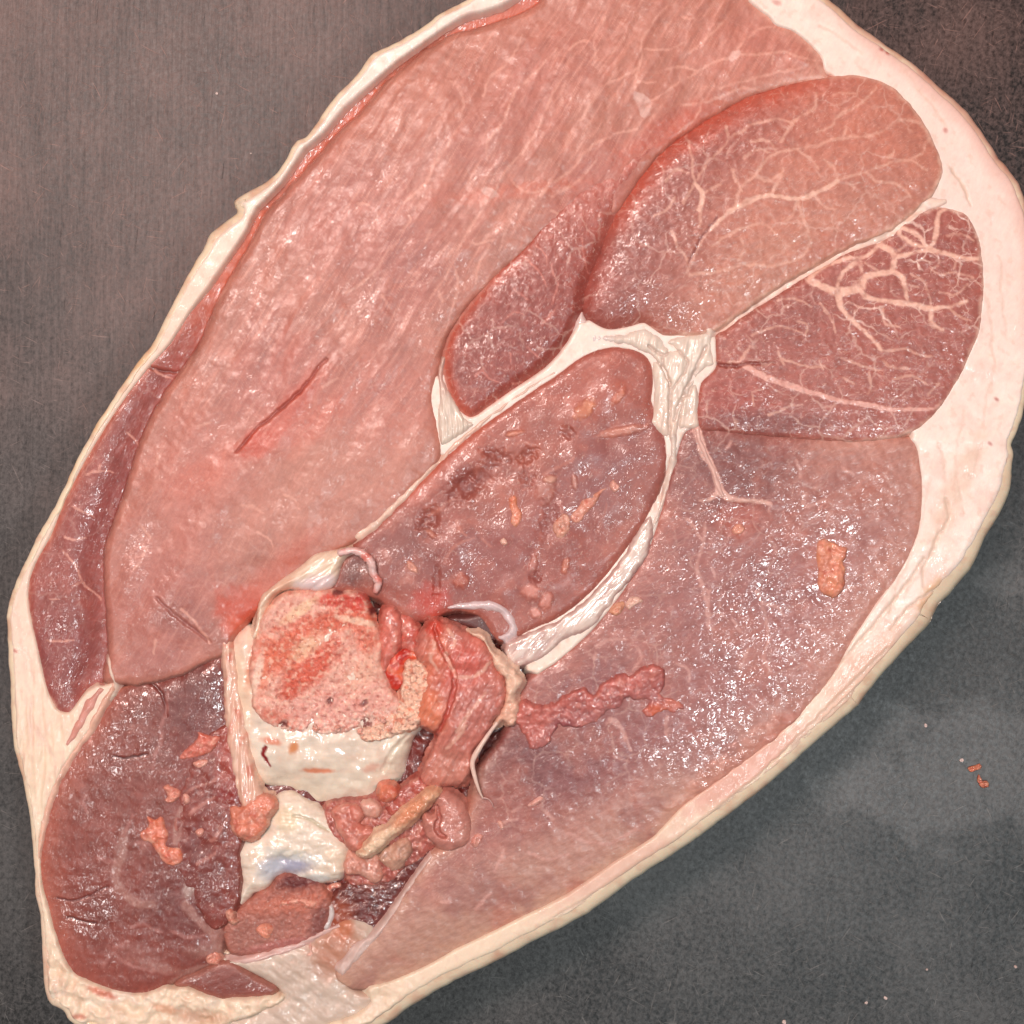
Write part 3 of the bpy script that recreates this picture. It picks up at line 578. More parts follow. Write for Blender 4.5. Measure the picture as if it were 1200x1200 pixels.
# notch where a sliver was torn out, and the raw spot beside it
p.blob(865, 605, 26, 18, 0, (188, 112, 100), 0.6, .5, dz=-2)
p.veins([(T(800, 400, 3, "45,290 70,380 110,450 130,520 160,550 200,560"), [4, 3.6, 2.6, 4.0, 2.6, 1]), (T(800, 400, 3, "130,520 95,555 60,560"), [2, 1, .4]), (T(800, 400, 3, "200,560 260,560 310,570"), [1.4, 1.2, 1])], (222, 182, 172), 1, 1.4, 0.9, 1.2, 1.5)
p.veins([T(800, 400, 3, t) for t in ("80,640 70,720 50,780 70,860 95,950 90,1010", "260,880 280,920 330,930 350,960", "280,920 290,980 300,1060", "170,980 200,1020", "400,420 410,480", "420,430 440,420", "10,620 40,660 70,700", "230,1080 200,1150", "420,1000 460,1010", "310,570 300,600", "600,360 630,400", "150,380 170,350", "560,880 620,860", "100,800 110,830", "430,540 430,580 500,560", "560,440 600,470", "690,780 640,830", "300,1050 290,1120 310,1160")]
        + [T(560, 680, 4.286, t) for t in ("1165,50 1160,130 1155,230 1180,250", "660,690 710,740 750,800 770,850", "680,880 720,900 760,910", "600,330 650,300 740,300", "950,690 940,780", "590,390 600,360", "780,440 820,380 790,330", "1120,20 1150,50", "1000,420 1060,460 1050,500")]
        + [T(400, 800, 3, t) for t in ("470,790 500,760 530,740", "540,660 560,620 570,590", "660,600 720,620 800,600", "350,770 380,770", "600,450 640,430", "930,140 960,130 1000,210", "840,640 880,630", "720,450 740,480", "620,480 560,490", "800,530 870,560 960,560 1050,500")], (220, 176, 168), 0.7, 2.0, 0.55, .2, 2)
p.z -= 16*smooth(0, 1, ((p.X-600)*0.55+(p.Y-1010))/120*0.5) 
p.rough(2.0, 14, 3); p.rough(1.0, 5, 2)
# ragged wet fold along the fat
m = p.blobmask(890, 875, 18, 95, 55, .5, .4); p.rough(4, 24, 3, mask=m); p.z += m*2
p.mk[:, 1] = 0.28*smooth(80, -10, (p.Y-1010)+(p.X-560)*0.55); p.mk[:, 2] = 0.22*(1-low)
p.mk[:, 0] = 0.36 + 0.5*smooth(760, 880, p.X)*smooth(540, 620, p.Y)*(0.8+1.4*fbm(p.X, p.Y, 50, 93, 2)); p.mk[:, 0] *= (1-low*0.6)
p.blob(850, 860, 70, 40, -30, None, wet=1.6)
fr = smooth(75, 10, p.d)*smooth(900, 1000, p.X+np.clip(p.Y-700, 0, None)*.3); p.mix(fr*.6, (204, 156, 144)); p.mk[:, 0] *= 1-.5*fr
p.build(M_meat, ham, 'large muscle at the lower right, pale towards the rim')

# --- lens shaped muscle in the middle
M7 = PL("763,425 766,450 764,470 774,495 781,520 780,550 772,578 755,613 728,652 695,692 662,720 615,742 585,752 560,722 530,716 505,726 478,728 455,712 438,700 400,694 385,690 400,655 437,618 470,586 487,568 520,538 553,508 603,472 652,439 684,416 718,406 747,411")
p = Piece('muscle', M7, 1.4, 6, 0.8, seed=8, fdir=50, fstretch=1.6, fcell=5)
p.base((176, 113, 103), 0.045, 46); p.profile(3, 5, 12, 3, 40)
p.mix(smooth(30, 2, p.d)*smooth(700, 500, p.X)*smooth(640, 560, p.Y)*0.8, (206, 122, 104)); p.blob(690, 450, 60, 36, -20, (190, 116, 102), 0.7, .7)
p.blob(700, 560, 55, 45, -40, (158, 106, 106), 0.8, .7); p.blob(560, 660, 70, 40, 0, (156, 96, 94), 0.7, .8); p.blob(660, 650, 60, 40, 0, (166, 104, 98), .6, .8); p.blob(470, 640, 34, 40, -40, (152, 98, 94), .7, .7); p.blob(545, 570, 40, 26, -35, (150, 86, 80), .6, .7)
p.blob(600, 560, 60, 24, -30, (190, 122, 106), 0.5, .8); p.blob(740, 590, 16, 60, 22, (190, 128, 114), .7, .7); p.blob(420, 672, 22, 16, 10, (118, 74, 70), .8, .6)
for x, y, rx, ry, rot, dz in ((618, 534, 9, 5, -40, -6), (583, 533, 12, 4, 15, -4), (545, 573, 14, 9, -40, -6), (503, 610, 8, 9, 20, -6), (665, 508, 6, 5, 20, -4), (560, 560, 18, 8, -40, -3), (618, 563, 8, 5, -60, -4), (645, 600, 6, 20, 10, -2.5), (512, 680, 3, 16, 5, -3), (628, 676, 4, 4, 0, -4), (600, 550, 12, 8, 10, -2)):
    p.blob(x, y, rx*1.2, ry*1.3, rot, (146, 82, 76), 0.5, .9, 1.0, dz=dz*.6)
for x, y, rx, ry, rot, c in ((640, 575, 10, 14, 20, (198, 148, 136)), (685, 480, 14, 8, -45, (222, 158, 128)), (730, 505, 26, 5, -10, (216, 158, 140)), (725, 465, 10, 4, -50, (216, 150, 130)), (603, 508, 10, 2.5, -10, (220, 160, 140)), (645, 562, 7, 4, 0, (226, 184, 168)), (673, 565, 3, 9, -10, (214, 170, 160)), (505, 625, 8, 3, 40, (200, 140, 124)), (625, 660, 4, 12, 10, (206, 150, 142)), (662, 663, 4, 9, 15, (214, 150, 132)), (540, 680, 8, 8, 0, (200, 124, 106)),
    (622, 693, 9, 8, 30, (224, 166, 156)), (640, 704, 6, 10, 20, (226, 168, 158)), (628, 718, 6, 5, 0, (226, 170, 160))):
    p.blob(x, y, rx, ry, rot, c, .85, .4, .5, dz=1.5)
p.veins([T(480, 480, 5, t) for t in ("280,640 300,710 330,740", "700,680 760,640 780,560", "560,230 650,190 750,210", "780,380 880,340 960,280", "200,880 280,800 380,760", "730,900 760,780 770,720", "870,560 900,610 850,720", "1100,730 1130,640 1150,560", "300,960 290,1000", "420,760 480,800", "120,620 200,560 260,540")], (208, 146, 132), 0.8, 1.6, 0.55, .5, 3)
ang = smooth(0.0, 0.4, fbm(p.X, p.Y, 26, 88, 4)); p.mix(ang*0.35, (200, 128, 110))
p.rough(4.0, 50, 2, mask=smooth(4, 24, p.d)); p.mk[:, 1] = 0.35; p.mk[:, 2] = 0.0; p.mk[:, 0] = 0.34; p.grain = .8; p.blob(735, 560, 30, 70, 30, (160, 108, 106), .6, .8); p.blob(620, 620, 70, 30, -40, (170, 112, 108), .5, .9)
p.blob(505, 705, 20, 18, 0, (206, 80, 64), 0.7, .6, .6)
p.build(M_meat, ham, 'lens shaped muscle in the middle with torn pits')

# --- lower left dark muscle
M8 = PL("263,762 268,800 272,840 277,880 278,920 278,1000 278,1050 272,1080 262,1100 256,1126 232,1140 205,1152 180,1166 150,1168 120,1160 97,1150 80,1138 70,1120 60,1090 52,1060 45,1030 43,1000 48,963 61,923 84,880 110,847 128,818 150,802 180,795 207,788 240,771")
p = Piece('muscle', M8, 1.5, 6, 0.8, seed=9, fdir=80, fstretch=1.6)
p.base((150, 86, 77), 0.06, 34); lf = smooth(200, 110, p.X); p.profile(-3, 9-6*lf, 24, 5, 50); p.soft_edge(lf, 5, (222, 176, 156), .6)
p.mix(smooth(45, 4, p.d)*smooth(180, 90, p.X)*0.85, (186, 120, 106)); p.mix(smooth(1080, 1140, p.Y)*0.7, (158, 96, 88)); p.blob(230, 830, 40, 50, 0, (122, 70, 70), 0.7, .7); p.blob(215, 1060, 40, 50, 0, (122, 66, 64), .6, .8); p.blob(245, 930, 35, 70, 0, (150, 80, 76), .6, .7)
p.cut(PL("140,805 168,797 190,815 195,840"), [.5, .8, .4], 2, (120, 68, 66)); p.cut(T(0, 1000, 6, "400,310 500,335 620,300 700,260 760,230"), [.3, .5, .3], 1.2, (120, 64, 62)); p.cut(T(0, 1000, 6, "480,455 560,475 680,490"), [.4, .6, .3], 1.4, (114, 66, 64)); p.cut(T(0, 800, 3, "400,260 450,265 520,250"), [.3, .6, .3], 1.2, (106, 62, 62))
p.veins([(T(0, 800, 3, "440,520 430,570 420,620 410,680 430,730 480,770 540,775"), [2, 4, 3, 2, 3, 2]), (T(0, 800, 3, "640,440 625,500 625,560 640,580"), [1, 2.2, 2.5, 1]), (T(0, 800, 3, "655,780 690,830 730,870 770,890"), [2.5, 2.2, 2.4, 4]), (T(0, 800, 3, "760,880 770,930 780,970 800,985"), [5, 5, 4, 3]), (T(0, 800, 3, "600,1060 680,1020 740,1000 780,985"), [1.5, 1.6, 1.2])], (186, 146, 138), .8, 4.0, 0.6, .5)
p.veins([T(0, 800, 3, t) for t in ("360,1000 400,940 450,910", "380,930 440,980 520,1010 600,1020", "580,130 560,200 540,300", "300,400 290,430 310,460", "450,860 500,850 560,880", "600,880 660,900 720,890", "640,400 680,360 740,350 780,330", "700,430 760,400", "430,540 470,470", "590,30 585,120", "240,880 260,900", "660,640 720,620", "350,620 410,640", "480,560 520,570")], (190, 138, 132), 0.8, 2.2, 0.5, .3, 3)
p.blob(222, 1042, 8, 10, 20, (196, 176, 170), 0.7, .5); p.blob(165, 1118, 26, 8, 20, (176, 130, 124), .5, .7); p.blob(245, 1115, 24, 8, 0, (182, 144, 136), .6, .7); p.blob(190, 1135, 40, 5, 15, (180, 134, 126), .6, .7)
p.rough(2.2, 14, 3); p.rough(1.1, 5, 2); p.mk[:, 1] = 0.25; p.mk[:, 2] = 0.05; p.mk[:, 0] = 0.42
p.blob(165, 828, 22, 14, -30, None, wet=1.8); p.blob(105, 1065, 34, 26, -20, None, wet=1.6); p.blob(250, 800, 18, 30, 0, None, wet=1.5); p.blob(130, 880, 50, 30, 0, None, wet=1.0)
p.build(M_meat, ham, 'dark purple red muscle at the lower left')

p = Piece('muscle', PL("230,872 250,856 272,852 280,880 282,930 281,1000 281,1045 270,1078 250,1090 235,1070 217,1040 206,1010 200,965 206,925 222,898"), 1.3, 6, 1.6, seed=13, fdir=60, fstretch=2)
p.base((152, 84, 76), 0.08, 18); p.profile(.6, 2, 10, 1, 20); p.mix(smooth(9, 0, p.d+fbm(p.X, p.Y, 14, 182, 3)*8)*.8, (144, 83, 76)); p.blob(268, 885, 14, 40, 0, (190, 96, 82), .6, .7); p.blob(270, 930, 16, 10, 0, (150, 40, 36), .7, .6); p.blob(225, 990, 14, 30, 10, (128, 68, 66), .6, .7); p.blob(240, 1030, 26, 30, 0, (130, 70, 66), .6, .7)
p.veins([PL(q) for q in ("215,935 225,925 240,918 262,905", "222,955 240,940 250,932", "206,960 208,985 213,1000", "245,985 258,975 266,960", "230,1010 250,1000")], (202, 146, 136), .9, 1.6, .6, .6, 3); p.rough(2, 24, 3, mask=1); p.rough(2, 12, 2); p.mk[:, 1] = .55; p.mk[:, 0] = .6
p.build(M_meat, ham, 'redder scraped strip of muscle beside the bone')
p = Piece('muscle', T(200, 1000, 5, "10,770 60,730 160,690 250,645 320,630 380,650 460,700 540,745 620,790 600,840 540,860 460,862 300,868 200,850 120,810 40,795"), 1.5, 5, 0.6, seed=10, fdir=20)
p.base((152, 92, 84), 0.05, 30); p.profile(-4, 7, 9, 2, 20); p.mix(smooth(12, 0, p.d)*0.5, (186, 140, 126)); p.rough(1, 10, 3); p.mk[:, 1] = .15
p.build(M_meat, ham, 'small dark wedge of muscle near the bottom rim')

# --- pale membrane sheet at the bottom, under the cut bone end
p = Piece('membrane', PL("255,1122 270,1128 290,1122 330,1114 365,1102 385,1090 402,1080 425,1080 440,1095 425,1130 410,1160 440,1170 420,1192 380,1205 300,1215 250,1205 300,1185 330,1170 318,1155 290,1140 265,1130"), 1.5, 6, 0.8, seed=11, fdir=-35, fstretch=4, fcell=4)
p.base((208, 190, 174), 0.04, 20); p.profile(-3, 8, 14); p.blob(395, 1115, 32, 34, 30, (184, 124, 98), 0.85, .5); p.blob(402, 1088, 12, 16, 0, (196, 116, 80), .8, .5); p.blob(345, 1135, 20, 14, -20, (190, 166, 148), .5); p.blob(430, 1155, 30, 16, 20, (186, 146, 122), .6)
p.rough(3, 30, 3, aniso=True); p.rough(2.5, 16, 3); p.mk[:, 0] = .7
p.build(M_fat, ham)

p = Piece('muscle', PL("378,1085 388,1052 405,1036 430,1018 468,1008 490,986 512,982 506,1002 488,1024 470,1050 447,1082 425,1104 404,1102"), 1.3, 5, 1.5, seed=12, fdir=40)
p.base((122, 62, 58), 0.1, 12); p.profile(-8, 6, 8); p.rough(4, 8, 3); p.blob(395, 1080, 18, 26, 20, (182, 104, 74), .7); p.blob(440, 1035, 20, 10, -30, (150, 90, 80), .6)
p.mk[:, 1] = .8; p.mk[:, 0] = 1.0
p.build(M_meat, ham, 'dark ragged strip of muscle beside the bone end')

# fat layer: fills the whole outline inside the rind, the muscles sit in it
p = Piece('fat_layer', None, 1.7, -2.5, 0.5, poly=OUTS, fdir=60, fstretch=2.0)
ins = inset_at(p.X, p.Y)
sel = p.d > ins*0.75
t = np.clip((p.d-ins*0.75)/10, 0, 1)
p.base((247, 230, 217), 0.02, 50); p.mix(smooth(.05, .4, fbm(p.X, p.Y, 30, 41, 4))*.35, (236, 196, 182)); p.mix(smooth(.1, .4, fbm(p.X, p.Y, 24, 42, 4))*.3, (244, 232, 214))
p.z = Z0 + 0.3 + fbm(p.X, p.Y, 55, 3, 3)*2.2*smooth(.8, 2.2, p.d/ins)
p.z -= 8*smooth(320, 120, p.X)*smooth(900, 500, p.Y)*0.3
p.mk[:, 0] = 0.35
def wmask(p, x0, x1, y0=None, y1=None):
    m = smooth(x0, x1, p.X) if x0 is not None else 1
    return m
p.mix(smooth(900, 1100, p.X)*smooth(520, 300, p.Y)*0.7, (247, 222, 210))
p.mix(smooth(30, 8, p.d)*smooth(900, 1050, p.X)*smooth(460, 300, p.Y)*0.75, (226, 180, 165))
p.mix(smooth(700, 900, p.Y)*0.8, (238, 217, 188))
p.mix(smooth(400, 200, p.X)*smooth(900, 700, p.Y)*0.6, (238, 205, 180))
# torn, slightly pink strip along the lower right edge of the big muscle
p.blob(1010, 790, 22, 75, 40, (228, 184, 160), 0.8)
p.blob(870, 905, 16, 90, 55, (226, 172, 154), 0.9)
p.blob(720, 1020, 14, 90, 60, (222, 178, 160), 0.7)
p.blob(1120, 575, 14, 70, 25, (232, 200, 176), 0.6)
p.blob(1090, 700, 10, 26, 30, (222, 172, 120), 0.7)
p.veins([PL(q) for q in ("1120,260 1150,330 1165,420 1150,500", "1100,520 1110,570 1095,640 1060,700", "1170,300 1180,400", "1010,30 1060,80 1110,150", "960,30 1010,60", "1130,480 1120,540 1130,600", "1090,560 1080,610 1050,690 1020,740", "1150,520 1140,560", "40,850 60,880 70,930", "30,760 40,800", "20,720 28,770 40,850")], (230, 200, 182), .5, 2.2, .5, -1.2, 3)
p.mix(smooth(.2, .42, fbm(p.X, p.Y, 11, 43, 3))*.35, (228, 190, 170))
for x_, y_ in ((1160, 520), (1168, 468), (1033, 58), (1040, 62), (1130, 130), (1136, 140), (18, 763), (1182, 540), (1005, 20)): p.blob(x_, y_, 3, 2, 40, (186, 96, 84), .8, .6)
# folds in the fat
for ln in (T(940, 480, 4.615, "780,480 790,600 730,690 700,780 655,850 660,960"), T(940, 480, 4.615, "660,800 600,900 520,1000 470,1100"), T(940, 480, 4.615, "740,960 660,1010 560,1090 480,1190"),
           T(800, 0, 3, "940,590 980,640 1000,690 1010,720"), PL("1050,700 1000,760 960,800"), PL("1040,760 985,815 900,900"), PL("950,870 850,950 760,1010 650,1075"), PL("1010,800 930,875 820,965")):
    p.cut(ln, [0.6, 1.0, 0.3], 1.6, (222, 196, 176))
lo = smooth(1080, 1140, p.Y)*smooth(520, 380, p.X)
p.rough(7, 34, 3, ridge=True, mask=lo); p.rough(3, 9, 3, mask=lo)
p.mix(lo*smooth(0.05, 0.35, fbm(p.X, p.Y, 26, 44, 3))*0.6, (214, 186, 160))
p.mix(lo*smooth(0.1, 0.3, fbm(p.X, p.Y, 40, 45, 3))*0.5, (244, 230, 214))
p.blob(120, 1163, 18, 4, 22, (206, 110, 86), 0.8); p.blob(195, 1182, 14, 5, 10, (214, 150, 112), 0.6); p.blob(92, 1191, 10, 3, 0, (206, 120, 100), 0.7)
p.blob(235, 1192, 30, 8, 5, (182, 132, 102), 0.6, dz=-5)
p.blob(1108, 153, 3, 3, 0, (210, 150, 140), 0.9); p.blob(910, 3, 5, 3, 20, (214, 160, 150), 0.8)
ll = smooth(150, 60, p.X)*smooth(760, 850, p.Y)
p.z += fbm(p.X/9, p.Y/50, 1, 47, 3)*4*ll; p.mix(ll*smooth(0.0, .4, fbm(p.X/10, p.Y/60, 1, 48, 3))*.5, (226, 186, 168))
# sunk hollows that hold the muscles and bones
gx = np.arange(-80, 1300, 5.0); GX2, GY2 = np.meshgrid(gx, gx); DU = np.full(GX2.shape, -60.0); DV = DU.copy()
for q in HOLLOWS:
    e_ = sdf(q[::2], GX2, GY2); DV = np.maximum(DV, np.minimum(DU, e_)); DU = np.maximum(DU, e_)
DU = DU + np.clip(DV+9, 0, 12)*1.5
fi = np.clip((p.X+80)/5, 0, len(gx)-2.01); fj = np.clip((p.Y+80)/5, 0, len(gx)-2.01); i0 = fi.astype(int); j0 = fj.astype(int); ti = fi-i0; tj = fj-j0
du = (DU[j0, i0]*(1-ti)+DU[j0, i0+1]*ti)*(1-tj) + (DU[j0+1, i0]*(1-ti)+DU[j0+1, i0+1]*ti)*tj
p.z -= 34*smooth(0.0, 13, du)
# keep only what shows inside the rind
p.z -= ins*np.interp(p.d/ins, [.24, .42, .62, .85], [.26, .14, .06, 0]) + 7*smooth(0.72, 0.42, p.d/ins + 0.08*fbm(p.X, p.Y, 40, 49, 2))
p.build(M_fat, ham)

# --- bones
B1 = PL("264,758 272,744 290,730 302,738 306,712 325,700 362,692 400,692 427,696 440,724 448,750 456,790 470,820 505,795 508,830 498,850 484,868 480,885 476,902 468,922 452,934 437,942 412,948 385,953 362,944 330,931 305,926 290,912 284,895 280,870 270,837 266,795")
p = Piece('cartilage', B1, 1.4, 6, 1.0, seed=20, fdir=-5, fstretch=3.5, fcell=8)
p.base((242, 226, 208), 0.06, 24); p.mix(smooth(.05, .4, fbm(p.X, p.Y, 22, 89, 3))*.4, (232, 190, 166)); p.mix(smooth(.1, .3, fbm(p.X/30, p.Y/7, 1, 90, 3))*.35, (214, 204, 190)); p.mix(smooth(860, 800, p.Y)*.5, (240, 206, 184)); p.profile(10, 30, 52, 0, fall=3)
dn = smooth(850, 948, p.Y); p.z -= dn*16; p.mix(dn*0.7, (222, 214, 192))
p.rough(7, 40, 3)
p.blob(300, 880, 16, 22, 0, (244, 236, 218), .6); p.blob(283, 810, 12, 50, -5, (238, 212, 184), .8); p.blob(284, 870, 8, 10, 0, (222, 140, 112), .7); p.blob(300, 770, 8, 34, 15, (220, 130, 96), .8); p.blob(318, 868, 12, 4, 10, (224, 130, 96), .8); p.blob(345, 875, 5, 8, 20, (218, 138, 78), .9); p.blob(372, 903, 18, 3, 2, (222, 134, 96), .9, .5); p.blob(435, 900, 10, 5, -20, (226, 172, 150), .7)
p.blob(468, 880, 12, 26, 15, (238, 228, 204), .6, dz=3); p.cut(PL("478,862 460,880 448,905"), [1, 2, 1], 3)
p.blob(310, 877, 3, 2, 0, (150, 20, 24), 1, .3); p.cut(PL("312,875 309,882 313,892 316,898"), [1.6, 1.4, .5], 1, (140, 18, 22))
p.rough(2, 26, 3); p.mk[:, 0] = .9
p.build(M_gristle, ham)

BF = PL("308,722 318,710 330,700 345,697 365,693 400,693 425,697 437,722 446,748 447,775 456,805 470,822 470,846 445,858 425,852 400,858 378,860 350,856 322,850 306,842 299,826 296,800 294,778 300,752 304,738")
p = Piece('bone_face', BF, 1.1, 5, 1.6, seed=21, fdir=45, fstretch=1.6, fcell=5)
p.base((228, 172, 154), 0.05, 14); p.profile(12, 4, 6, 2, 30)
n_ = fbm(p.u/60, p.v/20, 1, 97, 3)
p.blob(385, 835, 70, 28, -18, (222, 160, 148), .8, .6)
p.blob(330, 765, 34, 22, -30, (214, 104, 74), .85, .5, .6); p.blob(390, 728, 60, 12, -10, (212, 96, 68), .85, .5, .7); p.blob(365, 783, 16, 48, 48, (206, 84, 58), .9, .4, .5); p.blob(430, 745, 16, 20, 0, (214, 110, 84), .8, .5, .6); p.blob(405, 705, 34, 9, 8, (200, 62, 44), .9, .4, .6); p.blob(430, 700, 14, 8, 0, (184, 40, 32), .8, .5); p.blob(325, 840, 24, 9, 20, (216, 120, 98), .7); p.blob(310, 790, 8, 22, 10, (220, 126, 96), .6)
p.blob(352, 715, 24, 6, -35, (236, 198, 164), .9, .4); p.blob(420, 727, 24, 4, 12, (238, 204, 178), .8, .4); p.blob(360, 758, 20, 9, -40, (238, 196, 160), .7, .6, .7); p.blob(303, 790, 5, 26, 12, (240, 210, 190), .8, .4); p.blob(425, 790, 30, 14, -45, (232, 180, 156), .6)
p.mix(smooth(0.05, .35, fbm(p.X, p.Y, 7, 98, 3))*0.5, (240, 204, 180)); p.mix(smooth(0.2, .4, fbm(p.X, p.Y, 8, 99, 3))*0.4, (200, 100, 80))
for x, y, r in ((334, 847, 4), (365, 850, 3), (430, 846, 6), (420, 857, 4), (388, 820, 3), (428, 823, 3), (398, 693, 4), (438, 715, 4), (415, 861, 3)): p.blob(x, y, r*1.6, r, -30, (112, 48, 48), .9, .5, .6, dz=-2.5)
po = smooth(.22, .42, fbm(p.X, p.Y, 4.5, 971, 2))*smooth(4, 12, p.d); p.z -= po*1.6; p.mix(po*.55, (160, 84, 76))
cr = smooth(828, 852, p.Y + (p.X-380)*0.12); p.rough(5, 6, 3, mask=cr); p.mix(cr*smooth(-.1, .2, fbm(p.X, p.Y, 5, 96, 2))*.8, (240, 208, 192))
p.rough(2.4, 7, 3); p.rough(3, 30, 2); p.mk[:, 1] = .3; p.mk[:, 0] = .6
p.build(M_bone, ham, 'sawn face of the thigh bone streaked with blood')

B2 = PL("322,934 342,929 362,941 387,957 402,978 410,992 409,1016 398,1034 370,1038 350,1032 326,1028 313,1043 295,1053 278,1066 276,1050 279,1025 274,998 290,984 310,970")
p = Piece('cartilage', B2, 1.2, 6, 0.8, seed=22, fdir=-20, fstretch=3)
p.base((240, 226, 208), 0.05, 20); p.mix(smooth(.05, .3, fbm(p.X/22, p.Y/7, 1, 94, 3))*.45, (214, 196, 172)); p.profile(2, 20, 30); p.z += fbm(p.X/34, p.Y/16, 1, 95, 2)*3.5; p.blob(340, 1014, 24, 12, -5, (168, 172, 196), .9, .6, dz=-6); p.blob(318, 1018, 16, 12, -40, (206, 212, 222), .8, .6); p.blob(345, 1003, 40, 6, 10, (214, 216, 208), .7); p.blob(372, 1030, 16, 6, 0, (206, 214, 212), .7); p.blob(335, 960, 16, 14, 30, (230, 214, 176), .6); p.blob(395, 1005, 12, 16, 0, (236, 214, 190), .8, .5, dz=4)
p.cut(PL("345,955 365,962 385,975"), [.6, 1.2, .6], 2.5, (206, 196, 170)); p.veins([(PL("335,1003 345,998 355,999 352,1004"), [1.5, 2, 1])], (236, 230, 214), 1, 1.5, .8, 2)
p.blob(297, 1050, 4, 2, -30, (130, 60, 60), .8); p.rough(2, 16, 3); p.mk[:, 0] = .9
p.build(M_gristle, ham)

p = Piece('bone_face', PL("313,1043 326,1030 340,1026 360,1028 374,1036 380,1046 388,1056 386,1078 376,1096 355,1108 325,1115 295,1121 272,1120 262,1106 262,1086 270,1072 290,1058"), 1.2, 5, 1.2, seed=23, fdir=20, fstretch=2)
p.base((172, 108, 94), 0.06, 16); p.profile(-4, 6, 9); p.blob(350, 1034, 26, 9, -5, (104, 44, 44), .95, .5, .5, dz=-4); p.blob(340, 1060, 50, 10, -10, (200, 118, 96), .7, .5, .7, dz=1.5); p.blob(300, 1095, 34, 20, -20, (158, 104, 92), .7); p.blob(374, 1080, 9, 20, 20, (120, 66, 62), .8, .6); p.blob(325, 1108, 40, 5, -12, (178, 108, 104), .6)
p.rough(2, 6, 3); p.rough(3, 10, 3, mask=p.blobmask(350, 1045, 50, 16)); p.mk[:, 0] = .5; p.mk[:, 1] = .2
p.build(M_bone, ham, 'brown sawn end of a smaller bone below the joint')

p = Piece('fascia', PL("258,752 268,748 276,765 280,800 288,845 296,890 306,925 318,934 300,950 284,948 276,925 270,895 264,850 260,800"), 1.1, 5, 1.6, seed=29, fdir=85, fstretch=4, fcell=4)
p.base((228, 186, 164), .06, 14); p.profile(3, 7, 7, 2, 8); p.mix(smooth(.0, .3, fbm(p.X, p.Y, 22, 291, 3))*.7, (206, 116, 96)); p.mix(smooth(.1, .4, fbm(p.X/8, p.Y/40, 1, 292, 3))*.6, (240, 214, 192)); p.z += fbm(p.X/6, p.Y/40, 1, 293, 2)*3; p.mk[:, 0] = .8
p.build(M_gristle, ham)
# --- white connective tissue
W = T(640, 340, 5, "205,115 240,170 290,220 330,248 440,252 520,232 580,220 640,252 690,290 702,330 742,352 748,336 708,312 722,290 770,270 900,250 930,235 985,240 982,270 975,320 980,410 985,440 930,470 882,520 890,580 905,660 890,720 905,790 872,815 790,820 772,850 765,900 740,960 718,970 725,900 700,870 660,850 620,815 600,770 620,700 625,540 615,470 620,390 560,362 480,328 400,320 300,328 200,352 130,385 95,345 130,320 150,230")
p = Piece('fascia', W, 1.1, 5, 0.8, 3, seed=30, fdir=82, fstretch=4, fcell=5)
p.base((232, 218, 203), 0.04, 24); p.profile(3, 7, 8, 3, 12)
p.z -= 6*smooth(735, 680, p.X); p.mix(smooth(740, 690, p.X)*.7, (226, 206, 204)); p.mix(smooth(450, 510, p.Y)*.6, (234, 206, 188))
for ln, w in ((T(640, 340, 5, "745,340 800,380 830,440 740,580"), [.6, 1, .4]), (T(640, 340, 5, "620,390 700,480 725,580 720,760 725,900"), [.8, 1.2, 1.4, .8]), (T(640, 340, 5, "940,330 900,400 860,500 810,600 770,680 750,760"), [1, 1.4, 1.6, .8]), (T(640, 340, 5, "600,330 680,380 720,360"), [1, 1, .6]), (T(640, 340, 5, "880,520 830,610 800,620"), [1, 1.2, .6]), (T(640, 340, 5, "680,400 690,470 730,560"), [.6, .8, .4]), (T(640, 340, 5, "800,640 780,760 770,840"), [.5, .7, .4])):
    p.cut(ln, w, 3.0, (204, 184, 170))
p.z += fbm(p.v/7, p.u/50, 1, 98, 3)*2.6; p.rough(2, 24, 3); p.mk[:, 0] = .6; p.mix(smooth(4, 0, p.d)*.5, (226, 190, 176))
p.build(M_gristle, ham)
FT = (228, 208, 196)
def onto(extra):
    return lambda X, Y: np.array([HM[int((y+100)/2), int((x+100)/2)] for x, y in zip(X, Y)]) + extra
ribbon('fascia_seam', PL("1110,236 1085,240 1057,260 1033,277 997,291 957,313 917,337 880,360 850,381 828,392"), [3, 8, 7, 5, 3.6, 3.8, 3.0, 3.2, 4.5, 7], 5, 4, (240, 214, 198), ham, M_fat, 31)
ribbon('fascia_seam', PL("372,655 400,642 437,617 467,588 486,569 518,536 552,505 585,480 618,456 650,436"), [5, 4.5, 4.5, 4, 3.2, 2.6, 2.2, 1.8, 1.6, 1.0], 9, 4, (230, 196, 176), ham, M_fat, 32)
ribbon('fascia_seam', T(640, 340, 5, "745,840 748,950 728,1050 705,1130 690,1210") + PL("772,600 764,622"), [4.5, 4.0, 3.4, 2.8, 2.4, 2.0], 5, 4, (222, 204, 190), ham, M_fat, 33)
ribbon('fascia_seam', T(640, 340, 5, "885,800 900,880 935,970 980,1060 1010,1160 1035,1215"), [2.8, 2.8, 3.0, 2.8, 3.2, 3.6], 3, 3, (222, 180, 168), ham, M_fat, 34)
